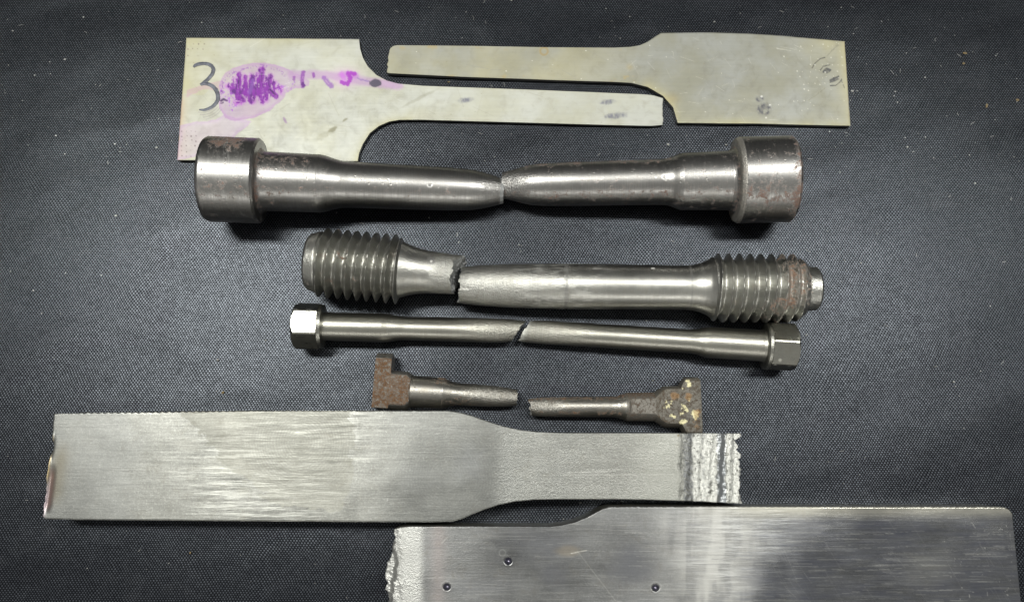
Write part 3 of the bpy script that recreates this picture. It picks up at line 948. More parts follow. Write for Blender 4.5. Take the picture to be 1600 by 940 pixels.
def paint_plate_two(x, y, pc, ru, pe, du):
    big = fbm(x / 60, y / 60, 0, 121, 4)
    du += 0.10 * fbm(x / 90, y / 40, 0, 122, 3)
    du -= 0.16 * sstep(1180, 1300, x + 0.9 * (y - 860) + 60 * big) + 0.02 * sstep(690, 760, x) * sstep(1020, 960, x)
    du += 0.05 * np.exp(-((x - 1120) / 70) ** 2)
    strip = np.maximum(0, np.sin((x + 10 * fbm(y / 30, x / 60, 0, 152, 2)) / 11.5)) * np.exp(-((x - 1150) / 110) ** 2)
    du += 0.05 * strip
    over(pc, (0.36, 0.36, 0.34), 0.30 * strip)  # upright strips of sheen painted paler
    # bright stretched end
    e = sstep(668, 650, x)
    pe += 0.55 * e + 0.12 * sstep(860, 700, x) * (1 - e)
    over(pc, (0.66, 0.665, 0.63), 0.42 * e)
    over(pc, (0.33, 0.28, 0.27), 0.35 * np.exp(-((x - 685) / 12) ** 2))
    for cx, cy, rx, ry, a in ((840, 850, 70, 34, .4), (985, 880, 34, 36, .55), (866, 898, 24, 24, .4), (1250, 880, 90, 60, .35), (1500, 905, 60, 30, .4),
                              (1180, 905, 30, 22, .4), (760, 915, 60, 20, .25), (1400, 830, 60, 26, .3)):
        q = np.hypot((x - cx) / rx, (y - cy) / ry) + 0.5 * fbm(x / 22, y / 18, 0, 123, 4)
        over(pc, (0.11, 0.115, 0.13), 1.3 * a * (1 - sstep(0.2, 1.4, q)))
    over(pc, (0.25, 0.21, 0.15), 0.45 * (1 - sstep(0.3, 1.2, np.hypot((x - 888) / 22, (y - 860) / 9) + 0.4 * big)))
    over(pc, (0.06, 0.065, 0.088), 0.72 * sstep(1140, 1300, x + 0.9 * (y - 860) + 50 * big) * (0.7 + 0.5 * fbm(x / 30, y / 6, 0, 124, 3)))  # reflection of the dark room painted in as bluish black
    over(pc, (0.52, 0.50, 0.40), 0.4 * sstep(815, 795, y) * sstep(1050, 1200, x))
    over(pc, (0.24, 0.24, 0.22), 0.35 * (1 - sstep(0.1, 1.3, np.hypot((x - 1448) / 40, (y - 880) / 34) + 0.7 * big)))
    # streaks
    stx = fbm(x / 40, y / 1.5, 0, 125, 3)
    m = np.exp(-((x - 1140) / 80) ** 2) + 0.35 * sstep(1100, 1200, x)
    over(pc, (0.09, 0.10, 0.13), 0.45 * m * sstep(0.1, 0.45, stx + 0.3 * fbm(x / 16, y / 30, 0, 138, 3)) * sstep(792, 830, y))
    over(pc, (0.50, 0.50, 0.475), 0.55 * np.exp(-((x - 1110 + 25 * big) / 60) ** 2) * (0.6 + 0.6 * sstep(-0.2, 0.3, fbm(x / 14, y / 60, 0, 153, 3))))  # lamp reflection painted as a pale upright band
    # rings and scratches
    over(pc, (0.30, 0.31, 0.30), 0.5 * (1 - sstep(0.4, 1.3, np.abs(np.hypot(x - 785, y - 863) - 5))))
    for pts, a in (([(892, 864), (917, 859)], .5), ([(902, 860), (962, 938)], .13), ([(700, 838), (690, 848)], .2)):
        over(pc, (0.78, 0.78, 0.72), a * (1 - sstep(0.35, 1.0, seg_dist(x, y, pts))))
    for cx, cy, k in ((785, 862, 0), ):
        pass
    over(pc, (0.03, 0.03, 0.05), 0.9 * sum((1 - sstep(5.0, 6.8, np.hypot(x - a, y - b))) for a, b in PUNCH))  # shade inside the punch holes painted dark
    over(pc, (0.45, 0.42, 0.55), 0.7 * sum((1 - sstep(0.8, 1.8, np.hypot(x - a - 1, y - b - 1))) for a, b in PUNCH))  # small glint painted in each hole
    scratches(x, y, pc, 420, (660, 795, 1590, 960), 8, 80, 0.0, 0.03, 0.4, (0.5, 0.5, 0.47), 0.25, 131)
    scratches(x, y, pc, 50, (1180, 795, 1590, 960), 12, 60, 1.0, 0.12, 0.3, (0.35, 0.35, 0.34), 0.22, 132)
    scratches(x, y, pc, 260, (660, 795, 1590, 960), 8, 60, 0.0, 0.03, 0.5, (0.10, 0.10, 0.11), 0.35, 133)
    scratches(x, y, pc, 30, (1470, 810, 1585, 940), 2, 7, 2.0, 0.8, 0.35, (0.7, 0.7, 0.66), 0.55, 134)
    pe[:] = np.clip(pe, 0, 1.8)


PUNCH = ((794, 876), (698, 916), (1024.5, 917.5))


def plate_two():
    s1 = ([(609, 826), (622, 823.5), (640, 822), (700, 821.5), (800, 821.5), (858, 822)], [(602, 955), (640, 955), (700, 955), (760, 955), (800, 955), (858, 955)])
    s2 = ([(858, 822), (880, 819.5), (900, 814.5), (918, 807), (932, 799.5), (942, 794), (952, 791)], [(858, 955), (875, 958), (895, 966), (915, 976), (932, 985), (942, 990), (952, 994)])
    top = [(952, 791)] + scallop(960, 1562, 9, 0.5, 791, 791.3) + [(1570, 792), (1577, 795.5), (1582, 802)]
    s3 = (top, [(952, 994), (1200, 996), (1400, 997), (1595, 998), (1600, 998), (1602, 998)])
    def dz(x, y, s, v):
        z = 0.3 * fbm(x / 60, y / 60, 0, 34, 2)
        e = sstep(640, 606, x)
        z -= 5 * e * e
        z += e * (2.4 * fbm(x / 8, y / 8, 0, 35, 4) + 1.6 * sstep(625, 612, x) * (1 - 2 * np.abs(fbm(x / 4, y / 4, 0, 36, 3))))
        c = 613 + 4 * np.sin(y / 17)
        c = c + 3.5 * fbm(y / 7, 0, 0, 47, 3)
        z -= 5.5 * sstep(c + 2, c - 3, x)
        z -= 2.2 * np.exp(-((x - c - 1) / 2.0) ** 2)
        for a, b in PUNCH:
            r = np.hypot(x - a, y - b)
            z -= 6.0 * (1 - sstep(1.5, 6.6, r))
            z += 0.15 * np.exp(-((r - 7.6) / 1.3) ** 2)
        return z
    def left(y):
        return 5.0 * np.sin((y - 808) / 20) + 4.0 * fbm(y / 8, 0, 0, 38, 4) + 2
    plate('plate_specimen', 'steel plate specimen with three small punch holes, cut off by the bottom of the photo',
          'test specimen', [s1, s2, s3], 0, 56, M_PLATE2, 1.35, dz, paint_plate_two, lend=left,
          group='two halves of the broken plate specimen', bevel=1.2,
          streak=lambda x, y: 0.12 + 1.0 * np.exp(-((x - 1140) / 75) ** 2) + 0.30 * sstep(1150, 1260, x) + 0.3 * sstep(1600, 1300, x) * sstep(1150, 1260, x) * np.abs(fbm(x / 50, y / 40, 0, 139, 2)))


# ------------------------------------------------------------------ turned bars
class Axis:
    """a straight axis between two photo positions with given heights; s runs in photo x"""
    def __init__(self, x0, y0, z0, x1, y1, z1):
        self.x0, self.x1 = x0, x1
        self.A, self.B = W(x0, y0, z0), W(x1, y1, z1)
        self.L = float(np.linalg.norm(self.B - self.A))
        self.k = self.L / (x1 - x0)
        self.u0 = unit_per_px(x0, y0, z0)
        self.u1 = unit_per_px(x1, y1, z1)
        d = (self.B - self.A) / self.L
        self.d = d
        yaw = math.atan2(d[1], d[0])
        pitch = -math.asin(d[2])
        self.rot = (0, pitch, yaw)

    def S(self, x):
        return (np.asarray(x, float) - self.x0) * self.k

    def R(self, x, r):
        t = (np.asarray(x, float) - self.x0) / (self.x1 - self.x0)
        return np.asarray(r, float) * (self.u0 + (self.u1 - self.u0) * t)


def smooth1(a, sig):
    if sig <= 0 or len(a) < 5:
        return a
    n = int(min(3 * sig, len(a) - 1))
    k = np.exp(-0.5 * (np.arange(-n, n + 1) / sig) ** 2)
    k /= k.sum()
    p = np.r_[2 * a[0] - a[n:0:-1], a, 2 * a[-1] - a[-2:-n - 2:-1]]
    return np.convolve(p, k, 'valid')


def lathe(name, ax, parent, pieces, mat, n=112, ds=1.1, sig=2.5, rmod=None, smod=None, post=None, paint=None, sharp=38):
    """pieces: list of [(x, r), ...] in photo px; steps between pieces become faces"""
    S, R = [], []
    for pc_ in pieces:
        p = np.asarray(pc_, float)
        dd = np.r_[0, np.cumsum(np.hypot(*np.diff(p, axis=0).T))]
        m = max(2, int(dd[-1] / ds) + 1)
        t = np.linspace(0, dd[-1], m)
        x = np.interp(t, dd, p[:, 0])
        r = np.interp(t, dd, p[:, 1])
        if len(p) > 2:
            r = smooth1(r, sig / ds)
        if S and abs(S[-1][-1] - x[0]) < 1e-6 and abs(R[-1][-1] - r[0]) < 0.2:
            x, r = x[1:], r[1:]
        S.append(x)
        R.append(r)
    X = np.concatenate(S)
    Rr = np.concatenate(R)
    N = len(X)
    phi = np.arange(n) / n * 2 * math.pi
    Xg, Pg = np.meshgrid(X, phi, indexing='ij')
    Rg = np.repeat(Rr[:, None], n, 1)
    if rmod is not None:
        Rg = rmod(Xg, Pg, Rg)
    Sx = Xg.copy()
    if smod is not None:
        Sx = smod(Xg, Pg, Rg)
    s = ax.S(Sx)
    r = ax.R(Xg, Rg)
    Y = r * np.sin(Pg)
    Zz = r * np.cos(Pg)
    if post is not None:
        s, Y, Zz = post(Xg, s, Y, Zz)
    V = np.stack([s, Y, Zz], -1).reshape(-1, 3)
    idx = np.arange(N * n).reshape(N, n)
    nx = np.roll(idx, -1, 1)
    f = np.stack([idx[:-1], idx[1:], nx[1:], nx[:-1]], -1).reshape(-1, 4)
    f = f[:, ::-1]
    pc = np.zeros((N * n, 4), np.float32)
    ru, pe, du = np.zeros(N * n), np.zeros(N * n), np.zeros(N * n)
    if paint is not None:
        paint(Xg.ravel(), Pg.ravel(), V, pc, ru, pe, du)
    uv = V[:, :2] * 0.01
    ob = mesh_from(name, V, f, mat, parent, True, sharp, {'paint': pc, 'rust': ru, 'peel': pe, 'dull': du}, uv)
    return ob, V[idx[0]], V[idx[-1]]


def disc(name, ax, parent, rim, mat, sfun, m=22, sharp=40, flip=False, peel=1.0, rough_amp=0.8, rust=0.0):
    """fills a rim (n,3 local verts) with a rough surface; sfun(k, y, z) -> offset along the axis, k 0 centre .. 1 rim"""
    n = len(rim)
    c = rim.mean(0)
    V = []
    for j in range(m):
        k = 1 - j / m
        p = c + (rim - c) * k
        off = sfun(k, p[:, 1], p[:, 2]) + rough_amp * fbm(p[:, 1] / 3, p[:, 2] / 3, 0, 77, 3) * (k < 0.999)
        p = p.copy()
        p[:, 0] += off
        V.append(p)
    V = np.concatenate(V)
    cc = c.copy()
    cc[0] += float(np.ravel(sfun(0.0, np.zeros(1), np.zeros(1)))[0])
    V = np.concatenate([V, cc[None]])
    idx = np.arange(m * n).reshape(m, n)
    nx = np.roll(idx, -1, 1)
    f = np.stack([idx[:-1], nx[:-1], nx[1:], idx[1:]], -1).reshape(-1, 4)
    t = np.stack([idx[-1], nx[-1], np.full(n, m * n)], -1)
    if flip:
        f = f[:, ::-1]
        t = t[:, ::-1]
    q = len(V)
    return mesh_from(name, V, [f, t], mat, parent, True, sharp,
                     {'paint': np.zeros((q, 4)), 'rust': np.zeros(q) + rust, 'peel': np.zeros(q) + peel, 'dull': np.zeros(q)}, V[:, 1:] * 0.01)


zero = lambda k, y, z: np.zeros_like(y)


def stamp(V, pc, cx, cyy, r, col, a):
    pass


def bar_left():
    ax = Axis(322, 279.5, 73, 780, 298.5, 36)
    root = thing('collared_round_bar', 'broken round steel bar with thick collar at left, resting on the stained sheet', 'test specimen',
                 ax.A, 'two halves of the broken collared bar', ax.rot)
    def pcol(x, p, V, pc, ru, pe, du):
        c = np.cos(p)
        sn = np.sin(p)
        ru += 0.02 + 0.17 * sstep(0.15, 0.65, sn) * sstep(400, 380, x) * sstep(330, 345, x)
        ru += 0.08 * np.exp(-((sn + 0.45) / 0.25) ** 2) * (c > 0)
        scr = fbm(V[:, 0] / 3, p * 10, 0, 141, 3)
        over(pc, (0.55, 0.55, 0.52), 0.25 * sstep(0.35, 0.6, scr))
    def pshank(x, p, V, pc, ru, pe, du):
        sn = np.sin(p)
        ru += 0.05 * sstep(560, 400, x)
        ru += 0.12 * np.exp(-((x - 460) / 40) ** 2) * np.exp(-((sn - 0.4) / 0.25) ** 2)
        ru += 0.10 * np.exp(-((x - 408) / 5) ** 2)
        ru += 0.06 * np.exp(-((sn + 0.5) / 0.2) ** 2)
        pe += 0.55 * sstep(730, 775, x)
        # little gauge-mark
        d = np.hypot(x - 670, (p + 0.17 - 2 * math.pi * (p > math.pi)) * 34)
        over(pc, (0.8, 0.8, 0.78), 0.9 * np.exp(-((d - 3.4) / 1.0) ** 2) * (np.sin(p) < -0.14))
        over(pc, (0.12, 0.12, 0.12), 0.5 * (d < 2.6))
    lathe('collar', ax, root, [[(322, 0.5), (322, 58)], [(322, 58), (323.5, 63.5), (328, 66)], [(328, 66), (403, 66)], [(403, 66), (406.5, 63)], [(406.5, 63), (407, 46)]],
          M_BAR, 144, 1.3, 0.8, paint=pcol)
    ob, a, b = lathe('shank', ax, root, [[(406.8, 51), (409, 47.5), (413, 46)], [(413, 46), (497, 45)], [(497, 45), (506, 43.5), (520, 39), (532, 36.3), (545, 35.5), (640, 34.5), (700, 33.3), (735, 31.5), (752, 28.5), (768, 24.5), (780, 21)]],
                     M_BAR, 144, 1.2, 3.0, paint=pshank,
                     smod=lambda x, p, r: x + sstep(700, 780, x) * (1.2 * fbm(np.cos(p) * 3, np.sin(p) * 3, 0, 151, 3) + 0.5))
    disc('fracture_face', ax, root, b, M_FRACT, lambda k, y, z: 5.5 * sstep(1, 0.9, k) - 13 * sstep(0.88, 0.2, k), rust=0.1)


def bar_right():
    ax = Axis(786, 290, 34, 1236, 280, 67)
    root = thing('collared_round_bar', 'broken round steel bar with thick collar at its right end and pointed tip at left', 'test specimen',
                 ax.A, 'two halves of the broken collared bar', ax.rot)
    def psh(x, p, V, pc, ru, pe, du):
        sn = np.sin(p)
        ru += 0.04 + 0.08 * sstep(0.45, 0.8, sn) * (x > 820) * (x < 1050)
        ru += 0.06 * np.exp(-((sn + 0.75) / 0.2) ** 2)
        ru += 0.09 * np.exp(-((x - 1150) / 6) ** 2)
        pe += 0.9 * sstep(850, 790, x)
        d = np.hypot(x - 1037, (p + 0.1 - 2 * math.pi * (p > math.pi)) * 35)
        over(pc, (0.8, 0.8, 0.78), 0.9 * np.exp(-((d - 3.8) / 1.0) ** 2))
        over(pc, (0.25, 0.25, 0.25), 0.5 * (d < 2.8))
    def pc2(x, p, V, pc, ru, pe, du):
        sn = np.sin(p)
        ru += 0.05 + 0.12 * np.exp(-((x - 1232) / 6) ** 2) + 0.09 * np.exp(-((sn + 0.6) / 0.2) ** 2)
        over(pc, (0.30, 0.28, 0.24), 0.5 * (x < 1156))
        pe += 0.8 * (x < 1156)
    ob, a, b = lathe('shank', ax, root, [[(786, 20.5), (792, 21.5), (802, 24), (815, 27.5), (830, 31), (850, 33), (900, 34), (1000, 35), (1040, 35.5), (1050, 37.5), (1060, 42), (1066, 44)],
                                         [(1066, 44), (1140, 46)], [(1140, 46), (1145, 48), (1148, 52)]], M_BAR, 144, 1.2, 3.0, paint=psh,
                     smod=lambda x, p, r: x + sstep(830, 786, x) * 1.4 * fbm(np.cos(p) * 3, np.sin(p) * 3, 0, 161, 3))
    disc('fracture_face', ax, root, a, M_FRACT, lambda k, y, z: -3 * sstep(0.95, 0.2, k), flip=True)
    lathe('collar', ax, root, [[(1148, 46), (1148, 58)], [(1148, 58), (1149, 63.5), (1154, 66.7)], [(1154, 66.7), (1233, 67)], [(1233, 67), (1237, 63)], [(1237, 63), (1238, 0.5)]],
          M_BAR, 144, 1.3, 0.8, paint=pc2)


def threads(x0, x1, pitch, root_r, crest_r, taper=7, x_off=0.0, end_out='left'):
    def f(x, p, r):
        ph = ((x - x_off) / pitch - p / (2 * math.pi)) % 1.0
        tri = 1 - np.abs(ph * 2 - 1)
        tri = np.clip((tri - 0.10) / 0.86, 0, 1)
        prof = root_r + (crest_r - root_r) * tri
        k = sstep(x0 - 1, x0 + taper, x) * sstep(x1 + 1, x1 - taper, x)
        rr = np.where((x >= x0 - 1) & (x <= x1 + 1), np.minimum(prof, np.maximum(r, 1)), r)
        rr = r * (1 - k) + rr * k
        return rr + 0.25 * fbm(np.cos(p) * 18, np.sin(p) * 18, x / 4, 171, 2) * (r > 5)
    return f


def jag_end(x0, xend, fe):
    """moves the free end (at xend) by fe(phi) px, fading to x0"""
    def f(x, p, r):
        t = np.clip((x - x0) / (xend - x0), 0, 1)
        return x + fe(p) * t ** 1.5
    return f


def thread_left():
    ax = Axis(483, 408.5, 56, 712, 429, 52)
    root = thing('threaded_round_bar', 'short broken steel stub with coarse screw thread and jagged neck at its right', 'test specimen',
                 ax.A, 'two halves of the broken threaded bar', ax.rot)
    def pt(x, p, V, pc, ru, pe, du):
        ru += 0.03 + 0.14 * sstep(0.3, 0.6, fbm(x / 12, p * 3, 0, 172, 3)) * (np.cos(p) > 0)
        pe += 0.35
    lathe('threaded_end', ax, root, [[(482, 0.5), (482, 41)], [(482, 41), (485, 44), (501, 49)], [(501, 49), (503, 54.5), (622, 54.5)], [(622, 54.5), (627, 44)]],
          M_THREAD, 128, 0.75, 0.3, rmod=threads(500, 624, 15.0, 41, 54.5, 4, 4.0), paint=pt, sharp=50)
    def pn(x, p, V, pc, ru, pe, du):
        pe += 0.25 + 0.9 * sstep(665, 695, x)
        ru += 0.02
        d = np.hypot(x - 676, (p - 0.35) * 32)
        over(pc, (0.14, 0.14, 0.14), 0.4 * (np.maximum(abs(x - 676), abs((p - 0.4) * 30)) < 6))
        over(pc, (0.75, 0.75, 0.72), 0.8 * (d < 2.2))
    def fe(p):
        c, s_ = np.cos(p), np.sin(p)
        return 11 * sstep(0.3, 1.0, s_) - 6 * c - 2 * sstep(0.1, -0.6, s_) + 2.4 * vnoise(np.cos(p) * 3 + 9, s_ * 3, 0, 173) + 2.2 * vnoise(np.cos(p) * 11 + 9, s_ * 11, 0, 174)
    ob, a, b = lathe('neck', ax, root, [[(626.5, 44), (631, 42.5), (642, 38.5), (655, 35), (672, 33), (700, 31), (712, 30.5)]], M_THREAD, 144, 1.0, 2.5,
                     smod=jag_end(655, 712, fe), paint=pn,
                     rmod=lambda x, p, r: r + 0.7 * sstep(680, 712, x) * fbm(np.cos(p) * 6, np.sin(p) * 6, x / 8, 175, 3))
    disc('fracture_face', ax, root, b, M_FRACT, lambda k, y, z: -1.5 * sstep(1, 0.8, k) - 3 * sstep(0.8, 0.2, k), rough_amp=3.0)


def thread_right():
    ax = Axis(719, 445.5, 34, 1279, 451, 55)
    root = thing('threaded_round_bar', 'long broken steel bar with scuffed shank and rust-tinged screw thread at its right end', 'test specimen',
                 ax.A, 'two halves of the broken threaded bar', ax.rot)
    def ps(x, p, V, pc, ru, pe, du):
        sn = np.sin(p)
        pe += 0.85 * sstep(1000, 740, x)
        # scuffed patches and dark rings
        sc = fbm(x / 18, p * 5, 0, 181, 4)
        over(pc, (0.55, 0.55, 0.52), 0.5 * sstep(0.0, 0.5, sc + 0.9 * fbm(x / 14, p * 26, 0, 188, 3)) * sstep(780, 830, x) * sstep(980, 920, x))
        over(pc, (0.10, 0.10, 0.10), 0.45 * np.exp(-((x - 887) / 3.2) ** 2) + 0.35 * np.exp(-((x - 1078) / 1.4) ** 2) + 0.2 * np.exp(-((x - 1095) / 1.2) ** 2))
        lines = vnoise(x / 1.3, 0, 0, 182)
        over(pc, (0.15, 0.15, 0.14), 0.3 * sstep(0.3, 0.8, lines) * sstep(-0.1, 0.4, fbm(x / 20, p * 4, 0, 183, 2)) * sstep(1000, 900, x))
        d = np.hypot(x - 1018, (p - 0.75) * 34)
        over(pc, (0.8, 0.8, 0.76), 0.9 * (np.hypot((x - 1020) / 4, (p - 0.78) * 34 / 2) < 1))
    def fe(p):
        return 2.5 * np.sin(p + 0.6) + 2.0 * vnoise(np.cos(p) * 3 + 9, np.sin(p) * 3, 0, 184) + 2.2 * vnoise(np.cos(p) * 11 + 9, np.sin(p) * 11, 0, 185)
    def js(x, p, r):
        t = np.clip((770 - x) / (770 - 719), 0, 1)
        return x + fe(p) * t ** 1.5
    ob, a, b = lathe('shank', ax, root, [[(719, 27.5), (726, 28.8), (740, 30.5), (760, 32), (800, 34), (885, 35.5), (1000, 35), (1070, 34.5), (1085, 35.5), (1097, 38.5), (1107, 43), (1114, 48)]],
                     M_THREAD, 144, 1.2, 2.5, smod=js, paint=ps,
                     rmod=lambda x, p, r: r + 0.6 * sstep(760, 719, x) * fbm(np.cos(p) * 6, np.sin(p) * 6, x / 8, 186, 3) - 0.5 * (np.abs(x - 887) < 3))
    disc('fracture_face', ax, root, a, M_FRACT, lambda k, y, z: 4 * sstep(0.95, 0.2, k), flip=True, rough_amp=2.0)
    def pt(x, p, V, pc, ru, pe, du):
        ru += 0.03 + 0.15 * sstep(1195, 1225, x) * sstep(1265, 1258, x) * sstep(-0.6, 0.1, np.sin(p) + 0.4)
        ru += 0.12 * np.exp(-((x - 1205) / 30) ** 2) * (np.sin(p) < -0.5)
        pe += 0.3
    lathe('threaded_end', ax, root, [[(1113.5, 48), (1117, 53)], [(1117, 53), (1120, 54), (1240, 54)], [(1240, 54), (1254, 43)], [(1254, 43), (1255, 36), (1258, 35)],
                                     [(1258, 35), (1274, 34)], [(1274, 34), (1277, 31)], [(1277, 31), (1278, 0.5)]],
          M_THREAD, 128, 0.75, 0.3, rmod=threads(1114, 1251, 16.3, 42.5, 54, 4, 3.0), paint=pt, sharp=50)


def hexmod(R, ap, rot, xa, xb):
    """hexagon between xa and xb (photo x), apothem ap"""
    def f(x, p, r):
        a = ((p - rot + math.pi / 6) % (math.pi / 3)) - math.pi / 6
        hx = ap / np.cos(a)
        inside_ = (x > xa) & (x < xb)
        return np.where(inside_, np.minimum(r, hx), r)
    return f


def hex_left():
    ax = Axis(460, 508.5, 36, 810, 517.0, 21)
    root = thing('hexagon_headed_bar', 'slim broken steel bar with bright-faced six-sided head at its left end', 'test specimen',
                 ax.A, 'two halves of the broken hexagon-headed bar', ax.rot)
    # facet pointing a little to the far side
    def ph(x, p, V, pc, ru, pe, du):
        pe += 0.25 * (x > 499)
        for cx, cp in ((466, 0.62), (487, 0.58)):
            d = np.hypot(x - cx, (p - cp) * 35)
            over(pc, (0.2, 0.2, 0.2), 0.7 * np.exp(-((d - 2.6) / 1.3) ** 2))
    lathe('hexagon_head', ax, root, [[(460, 0.5), (460, 30)], [(460, 30), (461.5, 33), (465, 36.5)], [(465, 36.5), (499, 36.5)], [(499, 36.5), (500, 34.5), (505, 34)], [(505, 34), (506, 21)]],
          M_HEXFLAT, 180, 0.8, 0.1, rmod=hexmod(36.5, 32.0, math.radians(4), 460.5, 499.6), paint=ph, sharp=18)
    def fe(p):
        return 11 * np.sin(p) + 1.2 * vnoise(p * 4, 2, 0, 191) + 0.8 * vnoise(p * 12, 2, 0, 192)
    def ps(x, p, V, pc, ru, pe, du):
        pe += 0.1 + 0.9 * sstep(680, 800, x)
    ob, a, b = lathe('shank', ax, root, [[(505.5, 22), (508, 22)], [(508, 22), (598, 22.6)], [(598, 22.6), (604, 22), (618, 19.5), (630, 18.3), (700, 18.6), (765, 18.8), (790, 18.2), (810, 16)]],
                     M_HEX, 112, 1.1, 2.5, smod=jag_end(765, 810, fe), paint=ps)
    disc('fracture_face', ax, root, b, M_FRACT, lambda k, y, z: -1.5 * sstep(1, 0.6, k), rough_amp=1.2)


def hex_right():
    ax = Axis(820, 517.0, 20, 1242, 543, 36)
    root = thing('hexagon_headed_bar', 'slim broken steel bar with darker six-sided head at its right end', 'test specimen',
                 ax.A, 'two halves of the broken hexagon-headed bar', ax.rot)
    def js(x, p, r):
        t = np.clip((865 - x) / 45, 0, 1)
        return x + (8.5 * np.sin(p) + 1.0 * vnoise(p * 4, 2, 0, 193) + 0.7 * vnoise(p * 12, 2, 0, 194)) * t ** 1.5
    def ps(x, p, V, pc, ru, pe, du):
        pe += 0.15 + 0.95 * sstep(960, 830, x)
        over(pc, (0.72, 0.73, 0.70), 0.5 * sstep(829, 821, x))
    ob, a, b = lathe('shank', ax, root, [[(820, 16), (828, 17.5), (850, 18.2), (1000, 18.6), (1080, 18.6), (1092, 20), (1102, 23), (1110, 24)], [(1110, 24), (1190, 24.4)], [(1190, 24.4), (1194, 26)]],
                     M_HEX, 112, 1.1, 2.2, smod=js, paint=ps)
    disc('fracture_face', ax, root, a, M_FRACT, lambda k, y, z: 1.5 * sstep(1, 0.6, k), flip=True, rough_amp=1.2)
    def ph(x, p, V, pc, ru, pe, du):
        pe += 0.35 * (x < 1201)
        for cx, cp in ((1212, -0.75), (1206, -1.0), (1228, -1.05)):
            pp = np.where(p > math.pi, p - 2 * math.pi, p)
            d = np.hypot(x - cx, (pp - cp) * 36)
            over(pc, (0.55, 0.55, 0.5), 0.6 * (1 - sstep(1.5, 3.5, d)))
    lathe('hexagon_head', ax, root, [[(1194, 24.5), (1194, 35)], [(1194, 35), (1196, 37), (1200, 37)], [(1200, 37), (1202, 38)], [(1202, 38), (1238, 38)], [(1238, 38), (1241, 34)], [(1241, 34), (1242, 0.5)]],
          M_HEXFLAT, 180, 0.8, 0.1, rmod=hexmod(38, 33.5, math.radians(-24), 1201.5, 1241), paint=ph, sharp=18)


def tee_left():
    ax = Axis(586, 607.5, 22, 808, 621.0, 17)
    root = thing('tee_headed_bar', 'small broken steel bar with orange-rusted hammer-like head at its left', 'test specimen',
                 ax.A, 'two halves of the broken tee-headed bar', ax.rot)
    h = 20.5
    def post(x, s, Y, Z):
        k = sstep(646, 640, x)
        hh = np.where(x < 642, h + 0.3 * fbm(s / 5, Y / 5, 0, 201, 3), 99)
        lim = hh - np.maximum(0, np.abs(Y) - 46) * 1.3
        Z = np.where(np.abs(Z) > lim, np.sign(Z) * lim, Z)
        Y = np.where((x < 612), np.maximum(Y, -28.5), Y)
        return s, Y, Z
    def pt(x, p, V, pc, ru, pe, du):
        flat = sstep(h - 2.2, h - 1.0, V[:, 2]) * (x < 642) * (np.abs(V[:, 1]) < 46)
        ru += 0.22 * flat
        over(pc, (0.16, 0.14, 0.12), 0.35 * flat * sstep(0.0, 0.3, fbm(V[:, 0] / 7, V[:, 1] / 7, 0, 216, 3)))
        du += 0.25 * flat
        pe += 0.5 + 0.5 * flat
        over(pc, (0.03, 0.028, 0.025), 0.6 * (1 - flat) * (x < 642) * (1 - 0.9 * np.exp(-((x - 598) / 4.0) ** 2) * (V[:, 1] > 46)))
    # a stack of lathe pieces: tee arm disc, hub, cone to the barrel
    lathe('tee_head', ax, root, [[(586, 0.5), (586, 56.5)], [(586, 56.5), (609.5, 57)], [(609.5, 57), (610.5, 54), (611, 33), (612.5, 30.5)], [(612.5, 30.5), (636, 30)], [(636, 30), (644, 24.5)]],
          M_TEE, 240, 1.0, 0.3, post=post, paint=pt, sharp=30)
    def ps(x, p, V, pc, ru, pe, du):
        ru += 0.05 + 0.07 * sstep(-0.1, -0.5, np.sin(p)) * np.exp(-((x - 720) / 30) ** 2) + 0.13 * np.exp(-((x - 690) / 10) ** 2) * (np.sin(p) > 0.5)
        pe += 0.1 + 0.9 * sstep(700, 770, x)
    ob, a, b = lathe('shank', ax, root, [[(643, 25.5), (646, 24.8)], [(646, 24.8), (692, 23.8)], [(692, 23.8), (698, 21.5), (708, 18.2), (716, 17.4), (760, 16.8), (790, 15), (808, 12.2)]], M_TEE, 112, 1.0, 1.8,
                     smod=jag_end(790, 808, lambda p: 1.2 * vnoise(p * 5, 2, 0, 203)), paint=ps)
    disc('fracture_face', ax, root, b, M_FRACT, lambda k, y, z: -3 * sstep(1, 0.4, k), rough_amp=0.8)


